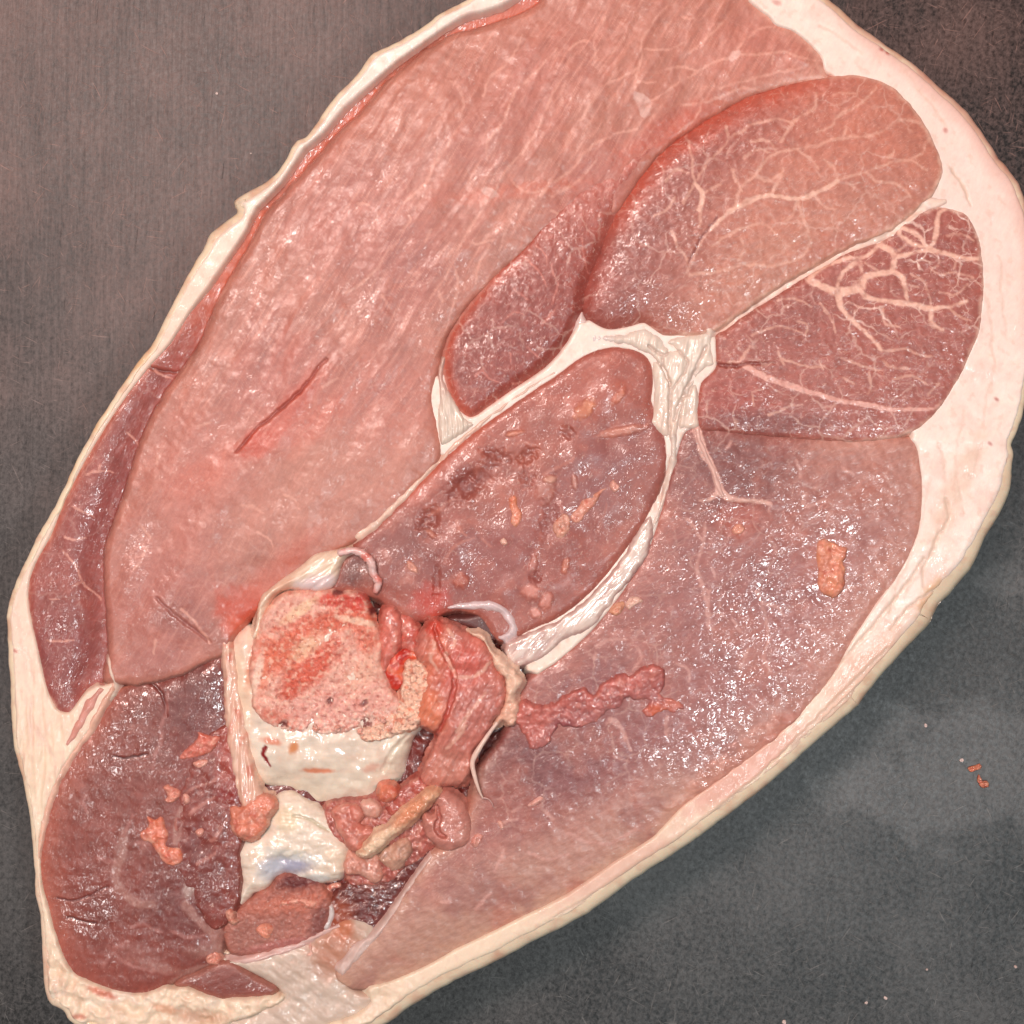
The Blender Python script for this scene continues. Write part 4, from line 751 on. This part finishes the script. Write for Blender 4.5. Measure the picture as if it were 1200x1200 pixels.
# frayed white sheet below the lens muscle
p = Piece('fascia', PL("764,604 763,640 745,672 722,700 705,722 690,738 660,750 640,768 612,782 596,775 592,756 615,742 655,726 690,698 725,658 750,618"), 1.1, 4, 1.4, seed=36, fdir=48, fstretch=6, fcell=4)
p.base((226, 208, 196), .03, 14); p.profile(4, 6, 6, 2, 10); st = fbm(p.v/8, p.u/60, 1, 61, 3); p.z += st*1.6; p.mix(smooth(.02, .25, -st)*.5, (186, 142, 134)); p.mix(smooth(5, 0, p.d + fbm(p.X, p.Y, 12, 63, 3)*6)*.6, (182, 126, 120)); p.mix(smooth(700, 620, p.X)*smooth(-.2, .3, fbm(p.X, p.Y, 18, 62, 3))*.6, (186, 140, 132)); p.mk[:, 0] = .9
p.build(M_gristle, ham)
# white wedge between pale muscle and dark wedge, with its line running up
p = Piece('fascia', T(400, 400, 3, "345,190 338,270 345,350 362,362 410,335 465,295 440,275 420,250 395,205 370,160 355,110 368,60 352,60 340,110"), 1.0, 4, 0.5, seed=37, fdir=95, fstretch=5, fcell=4)
p.base((226, 212, 196), .03, 12); p.profile(4, 6, 6, 2, 8); p.z += fbm(p.v/4, p.u/30, 1, 64, 2)*2.5; p.mix(smooth(480, 440, p.Y)*.7, (206, 160, 148)); p.mk[:, 0] = .5
p.build(M_gristle, ham)
# sheath of the thigh bone, upper left
p = Piece('fascia', T(150, 600, 4, "585,580 600,500 622,400 660,365 700,328 800,258 870,198 950,180 1050,165 1075,185 1040,205 1005,245 975,340 900,372 800,362 720,368 660,430 640,500 622,560 600,590"), 1.1, 5, 0.8, seed=39, fdir=38, fstretch=4, fcell=5)
p.base((236, 212, 188), .03, 16); p.profile(13, 12, 11, 2, 10); p.blob(372, 684, 26, 10, -10, (228, 208, 208), .9); p.z += fbm(p.v/6, p.u/40, 1, 66, 3)*3; p.mk[:, 0] = .8; p.blob(330, 690, 20, 5, -40, (226, 160, 130), .5)
p.build(M_gristle, ham)
# lilac ring round the little pocket
ribbon('fascia_seam', T(350, 650, 4, "668,300 700,262 780,245 870,235 940,250 990,300 1005,350 985,380 945,405 915,430"), [3, 5, 6, 5, 5, 5, 5, 5, 6, 4], 5, 6, (216, 196, 196), ham, M_gristle, 40)
p = Piece('muscle', T(350, 650, 4, "700,300 780,290 880,275 950,310 985,360 940,395 890,405 820,350 760,330"), 1.2, 4, .5, seed=41); p.base((112, 68, 66), .05, 10); p.profile(0, 4, 6); p.mk[:, 0] = .5; p.build(M_meat, ham, 'small dark muscle end inside the white ring')
# bands at the bottom
ribbon('fascia_seam', PL("396,1140 412,1122 430,1104 448,1084 470,1052 488,1026 505,1002"), [7, 8, 6, 4.5, 3.2, 2.6, 1.5], 0, 4, (206, 180, 170), ham, M_fat, 42, strand=2)
ribbon('fascia_seam', PL("262,1124 290,1126 325,1116 360,1104 380,1093 398,1086"), [4, 5, 4, 3.4, 2.6, 1.0], -2, 4, (214, 180, 172), ham, M_fat, 43, strand=2)
ribbon('fascia_seam', PL("386,1062 388,1072 384,1084 380,1090"), [2, 4, 4, 2], -4, 4, (206, 196, 192), ham, M_gristle, 44)
ribbon('fascia_seam', PL("137,800 124,822 104,858 82,890 66,920 54,955 47,990 42,1030"), [4, 5, 4, 4, 4, 4, 3, 1.5], -7, 6, (232, 186, 164), ham, M_fat, 45)
ribbon('fascia_seam', PL("126,770 132,790 136,806 128,822"), [1.5, 3, 3, 1.5], 2, 3, (234, 210, 192), ham, M_fat, 46)
ribbon('fascia_seam', PL("120,806 105,826 92,850 78,875"), [3, 6, 5, 2], -8, 4, (212, 150, 136), ham, M_fat, 47)

# --- meat flap hanging over the bone, with its fringe and thread
FL = T(350, 650, 4, "560,400 600,330 640,305 690,320 740,330 800,365 870,400 915,470 935,540 965,580 968,680 905,800 860,870 830,920 815,990 800,1040 770,1085 690,1095 600,1090 570,1050 575,1010 600,950 635,890 650,840 620,820 580,800 560,760 570,680 600,600 605,540 570,500 550,450")
p = Piece('meat_flap', FL, 1.1, 6, 2.2, seed=50, fdir=60, fstretch=4, fcell=4)
p.base((200, 124, 110), .07, 18); p.profile(19, 10, 9, 2, 15); p.rough(6, 30, 3)
p.z -= 18*smooth(830, 930, p.Y); 
p.blob(545, 780, 26, 30, 20, (206, 96, 84), .7, .6); p.blob(510, 770, 14, 34, 10, (216, 122, 96), .8, .6); p.blob(505, 830, 16, 26, -20, (224, 132, 98), .85, .5); p.blob(510, 735, 10, 10, 0, (204, 64, 46), .8); p.blob(560, 830, 26, 40, 20, (188, 118, 108), .7, .7); p.blob(525, 900, 26, 20, 0, (202, 136, 118), .7, .7)
p.cut(T(350, 650, 4, "640,330 660,420 720,520 730,620 690,760 640,850"), [.8, 2.2, 2.2, 1.4], 5, (186, 84, 70)); p.veins([T(350, 650, 4, t) for t in ("640,410 630,470 650,540", "700,350 730,400 720,430", "690,460 740,560 830,560 900,500", "740,820 800,740 880,640", "700,900 780,800")], (230, 180, 160), 1.2, 1.6, .7, .8)
p.rough(3, 20, 3); p.z += fbm(p.v/5, p.u/50, 1, 51, 2)*1.6; p.mk[:, 1] = .3; p.mk[:, 0] = .6
p.build(M_scrap, ham, 'pink flap of meat folded over the right of the bone')
p = Piece('fat_fringe', T(350, 650, 4, "800,358 870,370 900,430 960,480 1010,530 1050,590 1020,650 1035,720 1010,790 980,800 960,775 930,808 905,790 960,690 970,590 930,545 905,480 870,405"), 1.0, 5, 1.6, seed=51, fdir=70)
p.base((236, 200, 176), .04, 10); p.profile(22, 10, 8); p.z -= 10*smooth(790, 850, p.Y); p.blob(595, 835, 14, 22, 0, (228, 174, 150), .7); p.rough(5, 12, 3); p.mk[:, 0] = .6; p.build(M_fat, ham)
def tube(name, line, radii, zs, c, parent, mat, seed=0, sub=6, ns=12, rough=0.12, c2=None, wet=.6, stray=0.5):
    P2 = spline(line, False, sub); n = len(P2)
    r = np.interp(np.linspace(0, 1, n), np.linspace(0, 1, len(radii)), radii); z = np.interp(np.linspace(0, 1, n), np.linspace(0, 1, len(zs)), zs)
    tg = np.gradient(P2, axis=0); tg /= np.linalg.norm(tg, axis=1)[:, None]+1e-9; nr = np.stack([-tg[:, 1], tg[:, 0]], 1)
    th = np.linspace(0, 2*np.pi, ns, endpoint=False)
    X = P2[:, 0, None] + nr[:, 0, None]*np.cos(th)*r[:, None]; Y = P2[:, 1, None] + nr[:, 1, None]*np.cos(th)*r[:, None]; Z = z[:, None] + np.sin(th)*r[:, None]*0.9
    q = 1 + fbm(np.arange(n)[:, None]*r.mean()*0.5 + th*0, th*3+np.zeros((n, 1)), 2.5, 600+seed, 3)*rough*4*np.cos(th*0)
    X = P2[:, 0, None]+(X-P2[:, 0, None])*q; Y = P2[:, 1, None]+(Y-P2[:, 1, None])*q; Z = z[:, None]+(Z-z[:, None])*q
    V = np.concatenate([world_xyz(X, Y, Z).reshape(-1, 3), world_xyz(P2[[0, -1], 0]-tg[[0, -1], 0]*np.array([1, -1])*r[[0, -1]]*.5, P2[[0, -1], 1]-tg[[0, -1], 1]*np.array([1, -1])*r[[0, -1]]*.5, z[[0, -1]])])
    I = np.arange(n*ns).reshape(n, ns); J = np.roll(I, -1, 1)
    F = np.stack([I[:-1].ravel(), J[:-1].ravel(), J[1:].ravel(), I[1:].ravel()], -1)
    cap = [[n*ns, I[0, k], I[0, k], J[0, k]] for k in range(ns)]
    me_f = F.tolist() + [[n*ns, J[0, k], I[0, k]] for k in range(ns)] + [[n*ns+1, I[-1, k], J[-1, k]] for k in range(ns)]
    me = bpy.data.meshes.new(name); me.from_pydata(V.tolist(), [], me_f); me.update()
    me.polygons.foreach_set('use_smooth', [True]*len(me.polygons))
    xs = V[:, 0]/K+600; ys = 600-V[:, 1]/K
    col = np.tile(lin(c), (len(V), 1))*(1+fbm(xs, ys, 10, 610+seed, 3)*.25)[:, None]
    if c2 is not None:
        mm = smooth(-.1, .3, fbm(xs, ys, 14, 620+seed, 3)); col = col*(1-mm[:, None])+lin(c2)*mm[:, None]
    mk = np.zeros((len(V), 3)); mk[:, 0] = wet; mk[:, 1] = .2
    for an, (ty, arr) in attr_pack(col, np.stack([xs/8, ys/8, V[:, 2]/K/8], -1), mk).items():
        a = me.attributes.new(an, ty, 'POINT'); a.data.foreach_set('color' if ty == 'FLOAT_COLOR' else 'vector', np.asarray(arr, np.float32).ravel())
    me.materials.append(mat); o = bpy.data.objects.new(name, me); C.objects.link(o)
    if parent: o.parent = parent
    hm_add(X.ravel(), Y.ravel(), Z.ravel())
    return o
Zt = Z0
tube('sinew_thread', T(350, 650, 4, "930,780 880,850 830,930 815,980 830,1050 850,1110 865,1140"), [2, 2.5, 3.4, 3, 2.4, 1.4, .8], [Zt+18, Zt+16, Zt+12, Zt+9, Zt+7, Zt+5], (232, 200, 184), ham, M_gristle, 1, rough=.05)
tube('sinew_thread', T(350, 650, 4, "860,1138 885,1140 905,1160 912,1180"), [.8, .8, .7, .5], [Zt+5, Zt+6, Zt+5, Zt+4], (214, 170, 162), ham, M_gristle, 2, ns=6, rough=.05)
tube('membrane_curl', PL("398,648 415,645 428,650 436,660 438,672 444,682 440,694"), [4, 4, 5, 5.5, 4.5, 5, 3], [Zt+14, Zt+13, Zt+14, Zt+13, Zt+12, Zt+10, Zt+8], (226, 190, 184), ham, M_gristle, 3, rough=.14, c2=(220, 130, 118))
def lump(name, outline, off, e, r, c, c2=None, rough=3, seed=0, wet=.9, mat=None, dome=0, label=None, aniso=0, fdir=45):
    p = Piece(name, outline, 1.0, 5, 1.3, seed=seed, fdir=fdir, fstretch=3, fcell=4)
    p.base(c, .09, 12); p.profile(off-1, e*.75, r, dome, 8)
    if c2 is not None: p.mix(smooth(-.1, .3, fbm(p.X, p.Y, 15, 800+seed, 3))*.85, c2)
    p.rough(rough*1.7, 22, 3); p.rough(rough*.3, 6, 2); p.mix(smooth(.1, .4, fbm(p.X, p.Y, 9, 840+seed, 3))*.35, (226, 170, 150))
    if aniso: p.z += fbm(p.v/4.5, p.u/30, 1, 820+seed, 2)*aniso
    p.mk[:, 0] = wet; p.mk[:, 1] = .2
    o = p.build(mat or M_scrap, ham)
    return o
Z8 = lambda t: T(300, 850, 4, t)
Z5 = lambda t: T(350, 650, 4, t)
lump('meat_fold', Z8("620,335 700,280 760,240 800,265 835,300 780,345 700,385 650,425 610,410 595,370"), 2, 10, 12, (178, 92, 80), (160, 72, 64), 3, 60)
lump('meat_fold', Z5("472,300 500,272 540,300 562,350 556,425 545,465 505,455 480,435"), 9, 10, 12, (202, 116, 102), (196, 92, 78), 2.5, 61)
lump('meat_fold', Z5("385,300 395,255 430,243 470,268 484,310 484,400 474,445 440,480 415,545 386,540 380,430"), 15, 12, 15, (206, 118, 104), (200, 104, 90), 2.5, 62)
lump('blood_clot', Z5("425,480 480,445 545,455 555,490 505,495 492,560 500,612 445,625 420,575 405,530"), 9, 6, 8, (196, 54, 38), (222, 108, 74), 2.5, 63)
lump('meat_fold', PL('380,948 400,938 430,935 450,925 480,925 500,905 520,930 505,965 512,990 490,1010 470,1022 455,1035 425,1040 405,1032 402,1000 388,978'), -3, 6, 8, (168, 92, 82), (194, 124, 110), 5, 71)
lump('meat_fold', Z8("355,400 390,375 450,368 492,385 505,425 482,455 505,468 545,478 562,505 530,532 502,545 500,585 470,595 430,572 398,520 368,470"), 8, 12, 13, (202, 128, 112), (192, 108, 92), 3, 64)
lump('meat_fold', Z8("490,372 530,352 572,368 585,400 562,432 512,424"), 8, 9, 9, (214, 164, 148), (204, 138, 120), 2, 65)
lump('meat_fold', Z8("425,590 470,600 510,622 560,598 582,640 592,702 562,742 512,726 480,702 430,700 415,650"), 3, 9, 9, (200, 138, 120), (212, 158, 140), 4, 66)
lump('meat_fold', Z8("600,582 640,560 680,528 722,540 728,582 702,640 660,682 610,672 578,632"), 4, 9, 10, (190, 146, 126), (206, 164, 140), 4, 67)
lump('meat_fold', Z8("578,300 608,274 650,283 664,320 642,352 600,362 580,342"), 9, 8, 8, (212, 124, 96), (204, 104, 82), 4, 68)
p = Piece('meat_fold', Z8("832,320 900,306 960,345 1000,415 1012,490 992,552 942,584 890,588 838,562 798,520 776,450 790,408 826,415 840,380"), 1.0, 5, 1.0, seed=69)
p.base((196, 132, 119), .05, 14); p.profile(10, 13, 16); p.cut(Z8("850,380 862,430 846,462 858,500 892,520"), [.6, 2.2, 2.6, .8], 7, (178, 106, 94)); p.mix(p.blobmask(548, 980, 14, 12)*.5, (206, 150, 136)); p.rough(2, 14, 3); p.mk[:, 0] = .8; p.build(M_scrap, ham)
p = Piece('fat_sliver', Z8("508,560 560,500 620,470 680,400 750,340 800,303 850,298 858,325 822,362 780,402 720,462 662,502 612,542 562,592 512,612 484,602 490,585 515,580"), 1.0, 5, 1.2, seed=70, fdir=42, fstretch=3)
p.base((228, 178, 144), .06, 10); p.profile(17, 9, 8); p.mix(smooth(480, 455, p.X)*.9, (236, 208, 178)); p.mix(p.blobmask(482, 950, 26, 7, -42)*.8, (214, 140, 104)); p.rough(4, 9, 3); p.rough(1.5, 4, 2); p.mk[:, 0] = .7; p.build(M_scrap, ham)
# granular bone crust beside the cut face
p = Piece('bone_crust', PL("478,776 492,774 503,788 502,812 496,838 488,850 470,858 448,866 428,866 424,854 445,846 462,832 468,815 472,795"), 1.0, 4, 1.6, seed=55)
p.base((236, 196, 172), .05, 6); p.profile(14, 6, 6); p.rough(7, 6, 3); p.mix(smooth(.1, .35, fbm(p.X, p.Y, 9, 57, 3))*.7, (214, 120, 92)); p.mix(smooth(.2, .4, fbm(p.X, p.Y, 6, 58, 2))*.6, (150, 80, 70)); p.mk[:, 0] = .6; p.build(M_bone, ham)
# raised torn strip right of the flap
p = Piece('torn_strip', T(560, 680, 4.286, "200,640 240,615 370,630 430,580 490,550 540,545 575,570 640,510 720,470 765,480 820,440 880,415 940,450 935,530 900,560 930,590 1000,590 1035,640 1000,660 930,660 870,690 830,680 820,650 860,620 800,600 740,590 700,640 640,660 600,720 520,730 450,740 400,720 385,780 350,820 270,850 240,800 195,720"), 1.1, 5, 3.0, seed=56, fdir=35)
p.base((190, 110, 101), .09, 12); p.profile(10, 5, 5, 0, 14); sd = (p.X-607)*.29+(p.Y-822)*.957; p.z -= 4.5*smooth(8, 45, sd); p.rough(3.2, 20, 3); p.rough(1.2, 6, 2); p.mix(smooth(15, 45, sd+fbm(p.X, p.Y, 14, 573, 3)*22)*.7, (168, 108, 106)); p.mix(smooth(.1, .4, fbm(p.X, p.Y, 14, 571, 3))*.5, (160, 84, 82)); p.mix(smooth(.1, .4, fbm(p.X, p.Y, 12, 572, 3))*.5, (212, 136, 122)); p.blob(770, 832, 14, 8, 0, (214, 110, 78), .8); p.blob(790, 822, 12, 10, 0, (208, 124, 104), .7); p.blob(620, 850, 20, 26, 0, (202, 116, 104), .7); p.blob(660, 850, 12, 8, 0, (150, 80, 84), .7); p.mk[:, 0] = .9; p.build(M_scrap, ham)

# ------------------------------------------------------------------ loose bits lying on the joint: things of their own
def scrap(name, label, outline, h, c, c2=None, z=None, cat='meat scrap', group=None, seed=0, mat=None, rough=0.8, n=44, spots=(), on=None):
    P2 = spline(outline, True, max(2, int(n/len(outline)))); n = len(P2); ctr = P2.mean(0)
    P2 = ctr + (P2-ctr)*(1+0.035*RS.randn(n)+0.22*fbm(P2[:, 0], P2[:, 1], 7, 760+seed, 3))[:, None]
    c = tuple(0.68*np.array(c)+0.32*np.array((208, 140, 128)))
    base = (top_at(*ctr, r=6) if z is None else z)
    size = np.linalg.norm(P2-ctr, axis=1).mean()
    rs = [1.0, 0.97, 0.86, 0.68, 0.46, 0.22]; hs = [0.35, 0.62, 0.88, 1.0, 1.02, 1.0]
    X = np.stack([ctr[0]+(P2[:, 0]-ctr[0])*r for r in rs]); Y = np.stack([ctr[1]+(P2[:, 1]-ctr[1])*r for r in rs]); Z = np.stack([np.full(n, base-1.0+h*q) for q in hs])
    nz = fbm(X, Y, max(3.0, size*0.45), 700+seed, 3); Z = Z+nz*h*rough*1.6*np.array(hs)[:, None]
    X = X + fbm(X, Y, max(3, size*.4), 720+seed, 2)*size*.12; Y = Y + fbm(X, Y, max(3, size*.4), 730+seed, 2)*size*.12
    Vx = np.concatenate([X.ravel(), P2[:, 0]*.96+ctr[0]*.04, [ctr[0], ctr[0]]]); Vy = np.concatenate([Y.ravel(), P2[:, 1]*.96+ctr[1]*.04, [ctr[1], ctr[1]]])
    Vz = np.concatenate([Z.ravel(), np.full(n, base-1.5), [base-1.0+h*(1+.3*rough*float(nz[-1].mean())), base-1.5]])
    m = len(rs); I = np.arange(m*n).reshape(m, n); J = np.roll(I, -1, 1); bi = m*n+np.arange(n); bj = np.roll(bi, -1)
    F = np.stack([I[:-1].ravel(), J[:-1].ravel(), J[1:].ravel(), I[1:].ravel()], -1).tolist()
    F += np.stack([bi, bj, J[0], I[0]], -1).tolist()
    t_, b_ = m*n+n, m*n+n+1
    F += [[t_, I[-1, k], J[-1, k]] for k in range(n)] + [[b_, bj[k], bi[k]] for k in range(n)]
    W3 = world_xyz(Vx, Vy, Vz); org = world_xyz(ctr[0], ctr[1], base)
    me = bpy.data.meshes.new(name); me.from_pydata((W3-org).tolist(), [], F); me.update(); me.polygons.foreach_set('use_smooth', [True]*len(me.polygons))
    col = np.tile(lin(c), (len(Vx), 1))*(1+fbm(Vx, Vy, 8, 740+seed, 3)*.3)[:, None]
    if c2 is not None:
        mm = smooth(-.05, .25, fbm(Vx, Vy, max(4, size*.6), 750+seed, 3)); col = col*(1-mm[:, None])+lin(c2)*mm[:, None]
    mk = np.zeros((len(Vx), 3)); mk[:, 0] = .7; mk[:, 1] = .3
    for an, (ty, arr) in attr_pack(col, np.stack([Vx/6, Vy/6, Vz/6], -1), mk).items():
        a = me.attributes.new(an, ty, 'POINT'); a.data.foreach_set('color' if ty == 'FLOAT_COLOR' else 'vector', np.asarray(arr, np.float32).ravel())
    me.materials.append(mat or M_scrap); o = bpy.data.objects.new(name, me); C.objects.link(o); o.location = org
    o['label'] = label; o['category'] = cat
    if group: o['group'] = group
    return o
G = 'scraps of meat on the cut face'
SC = [
 ('orange pink chunk of meat lying alone on the lower right muscle', T(940, 480, 4.615, "80,720 120,698 165,715 200,735 245,745 240,790 215,830 230,880 225,960 200,1000 160,1020 110,990 80,950 85,880 70,820"), 9, (214, 116, 82), (224, 150, 116)),
 ('rough orange lump between the two white bone ends', T(150, 850, 4, "480,380 540,380 570,340 640,325 690,345 695,390 660,440 640,490 600,535 540,535 490,500 480,440"), 12, (206, 102, 74), (216, 130, 100)),
 ('dark red shred on the lower left muscle, nearest the bone', T(150, 850, 4, "240,160 270,110 320,60 330,30 380,45 430,50 420,95 375,135 310,150"), 8, (190, 70, 56), (206, 104, 84)),
 ('small pink crumb touching the dark red shred', T(150, 850, 4, "305,180 340,160 375,165 370,185 330,200"), 6, (224, 150, 134), (234, 176, 158)),
 ('pink shred just below the dark red shred', T(150, 850, 4, "165,290 190,275 215,285 250,310 235,345 200,365 170,350 185,325"), 8, (214, 116, 96), (230, 160, 140)),
 ('pale crumb right of the pink shred', T(150, 850, 4, "258,325 285,325 295,355 270,370"), 6, (222, 156, 142), (230, 176, 160)),
 ('orange torn strip at the middle of the lower left muscle', T(150, 850, 4, "60,500 95,470 90,425 130,440 165,430 175,480 190,520 180,560 230,570 260,600 250,645 215,660 175,650 140,590 105,550 70,540"), 7, (208, 94, 68), (216, 122, 92)),
 ('tiny pink crumb right of the orange torn strip', T(150, 850, 4, "315,500 345,480 358,500 335,525"), 5, (206, 130, 116), None),
 ('round salmon crumb on the brown bone end', T(200, 1000, 5, "495,455 520,425 570,415 600,440 595,475 570,505 530,490"), 8, (222, 126, 96), (226, 144, 118)),
 ('brownish crumb cluster at the left tip of the brown bone end', T(200, 1000, 5, "320,345 350,322 372,345 378,385 390,400 365,415 330,395"), 7, (198, 134, 110), (180, 100, 84)),
 ('pink crumb where the white lines meet near the bottom', T(200, 1000, 5, "200,605 240,580 280,595 300,625 270,660 230,660 200,640"), 7, (206, 116, 96), (214, 142, 124)),
 ('bright orange scrap in the centre of the lens shaped muscle', T(480, 480, 5, "580,530 600,505 630,520 630,560 655,590 660,640 630,690 600,680 585,640 595,590"), 6, (222, 112, 74), (220, 132, 98)),
 ('white speck of fat under the bright orange scrap', T(480, 480, 5, "525,770 550,750 570,770 575,790 550,795"), 5, (244, 206, 186), None),
 ('salmon shred at the right of the lens shaped muscle', T(480, 480, 5, "940,640 960,600 1000,560 1020,520 1100,475 1160,460 1120,500 1080,560 1040,610 980,665"), 6, (204, 122, 100), (214, 146, 122)),
 ('tan lump at the foot of the salmon shred', T(480, 480, 5, "840,700 860,640 900,610 940,640 940,700 910,750 870,745"), 5, (196, 134, 112), (184, 118, 98)),
 ('pink bit at the top end of the salmon shred', T(480, 480, 5, "1170,450 1190,410 1215,430 1230,455 1200,490"), 6, (224, 160, 148), None),
 ('pink chip at the left end of the lens shaped muscle', T(480, 480, 5, "-15,890 15,890 45,925 50,960 20,955 -10,930"), 6, (220, 150, 132), None),
 ('orange crumb on the frayed white sheet', T(560, 680, 4.286, "660,160 690,120 730,105 740,130 720,165 690,180"), 6, (200, 134, 96), (206, 150, 116)),
 ('white curled chip beside the orange crumb', T(560, 680, 4.286, "740,120 770,85 805,85 830,105 790,125 760,145"), 6, (238, 210, 194), None),
 ('small orange chip in the raw hollow near the white fork', PL("857,622 862,614 870,614 874,620 868,626 860,627"), 6, (222, 142, 114), None),
 ('pink crumb at the lower end of the meat fold', T(400, 800, 3, "455,560 475,530 500,535 490,565 470,580"), 6, (206, 132, 124), None),
 ('pale chip below the sinew thread', T(400, 800, 3, "655,430 690,400 712,402 705,418 670,435"), 5, (218, 160, 154), None),
 ('pale pink chips left of the raised torn strip end', T(400, 800, 3, "548,490 565,485 575,510 560,515"), 5, (222, 160, 150), None),
 ('small curled white chip below the brown bone end', T(200, 1000, 5, "785,600 810,580 805,550 820,545 825,580 845,592 815,608"), 5, (226, 180, 166), None),
 ('pink ragged bit at the right of the brown bone end', T(200, 1000, 5, "850,245 890,215 960,190 1000,200 975,225 930,235 940,270 880,285"), 8, (212, 142, 126), (190, 96, 84)),
 ('row of pink bone crumbs over the brown bone end', T(200, 1000, 5, "640,290 700,275 735,260 800,270 850,290 840,320 790,325 760,295 700,300 650,310"), 5, (216, 136, 112), (200, 110, 92)),
]
def chunk(name, label, outline, h, c, c2=None, group=None, seed=0):
    ctr = np.mean(outline, 0); size = float(np.linalg.norm(np.array(outline)-ctr, axis=1).mean()); base = Z0+1 if h == 12 else top_at(*ctr, r=5)
    h = h*0.7; c = tuple(0.45*np.array(c)+0.55*np.array((228, 172, 154)))
    p = Piece(name, outline, 0.9 if size < 14 else 1.1, 3, min(1.6, size*.12), seed=300+seed, fdir=40, fcell=3.5)
    p.base(c, .08, max(5, size*.6)); r = min(size*.6, 8)
    if c2 is not None: p.mix(smooth(-.05, .3, fbm(p.X, p.Y, max(5, size*.7), 320+seed, 3))*.8, c2)
    p.mix(smooth(.15, .4, fbm(p.X, p.Y, max(4, size*.4), 325+seed, 3))*.6, (232, 178, 156)); p.mix(smooth(.2, .45, fbm(p.X, p.Y, max(4, size*.5), 326+seed, 3))*.5, (196, 92, 76))
    t = np.clip(p.d/r, 0, 1); p.z = base - 1.0 + h*np.sqrt(np.clip(1-(1-t)**2, 0, 1)) - np.where(p.d < 0, -p.d*1.5, 0)
    bump = np.clip(p.d/4, 0, 1); p.z += (fbm(p.X, p.Y, max(6, size*.7), 330+seed, 3)*h*.9 + fbm(p.X, p.Y, 4.5, 340+seed, 2)*h*.22)*bump
    p.mk[:, 0] = .6; p.mk[:, 1] = .3
    idx = np.full(p.shape, -1, np.int64); n = len(p.X); idx[p.keep] = np.arange(n)
    a, b, c_, d_ = idx[:-1, :-1], idx[1:, :-1], idx[1:, 1:], idx[:-1, 1:]; ok = (a >= 0) & (b >= 0) & (c_ >= 0) & (d_ >= 0)
    F = np.stack([a[ok], b[ok], c_[ok], d_[ok]], -1); F = np.concatenate([F, F[:, ::-1]+n])
    org = world_xyz(ctr[0], ctr[1], base); V = np.concatenate([world_xyz(p.X, p.Y, p.z), world_xyz(p.X, p.Y, np.minimum(p.z-.3, base-3.0))])-org
    two = lambda q: np.concatenate([q, q])
    o = make_mesh(name, V, F, M_scrap, None, attr_pack(two(p.col), two(p.fib), two(p.mk))); o.location = org
    o['label'] = label; o['category'] = 'meat scrap'
    if group: o['group'] = group
    return o
for i, (lab, out, h, c, c2) in enumerate(SC): chunk('meat_scrap', lab, out, h, c, c2, group=G, seed=i)
for lab, x, y, r in (('tiny pale bone crumb at the lower right end of the sawn face', 424, 856, 4), ('tiny white bone crumb left of the sawn face edge', 396, 853, 4), ('tiny pink bone crumb in the middle of the sawn lower edge', 372, 852, 4), ('tiny bone crumb by the bone crust', 450, 842, 4)):
    a = np.linspace(0, 2*np.pi, 7, endpoint=False); rr = r*(0.7+RS.rand(7)*.7)
    scrap('bone_crumb', lab, [(x+math.cos(q)*s_, y+math.sin(q)*s_) for q, s_ in zip(a, rr)], 5, (240, 206, 190), (228, 160, 140), seed=int(x), cat='bone crumb', group='bone crumbs along the sawn face', mat=M_bone)

# bits on the board (plan points are pushed out because the board lies lower)
scb = (DIST+Z0*K)/DIST
def onboard(pts): return [(600+(x-600)*scb, 600+(y-600)*scb) for x, y in pts]
scrap('meat_scrap', 'small orange brown crumb on the bare board, upper of two', onboard(T(800, 800, 3, "1003,298 1025,290 1045,285 1048,300 1030,308 1012,315")), 4, (188, 96, 60), (200, 130, 96), z=0.5, seed=90, group='orange crumbs on the board')
scrap('meat_scrap', 'small orange brown crumb on the bare board, lower of two', onboard(T(800, 800, 3, "1040,320 1048,342 1068,345 1078,365 1060,370 1042,360 1034,340")), 4, (178, 88, 60), (206, 140, 110), z=0.5, seed=91, group='orange crumbs on the board')
for lab, x, y, r in (('white speck on the board near the damp patch edge', 1085, 850, 2.2), ('pale speck left of the orange crumbs on the board', 1127, 891, 2.4), ('larger white speck near the bottom of the board', 1037.5, 1169.5, 2.2), ('smaller white speck left of the larger one near the bottom', 1015, 1175, 1.6), ('white speck at the bottom edge of the picture', 919, 1198, 2.6), ('white speck near the lower right corner of the board', 1190, 1133, 2), ('faint white speck above the lower corner of the board', 1086, 1136, 1.4), ('white speck on the brownish board at upper left', 254, 110, 1.8), ('tiny white speck left of the notch in the rim', 294, 180, 1.4)):
    a = np.linspace(0, 2*np.pi, 6, endpoint=False); rr = r*(0.75+RS.rand(6)*.5)
    scrap('crumb', lab, onboard([(x+math.cos(q)*s_, y+math.sin(q)*s_) for q, s_ in zip(a, rr)]), 2.2, (232, 228, 222), None, z=0.5, seed=int(x), cat='crumb', group='white specks on the board', mat=M_fat, n=12)
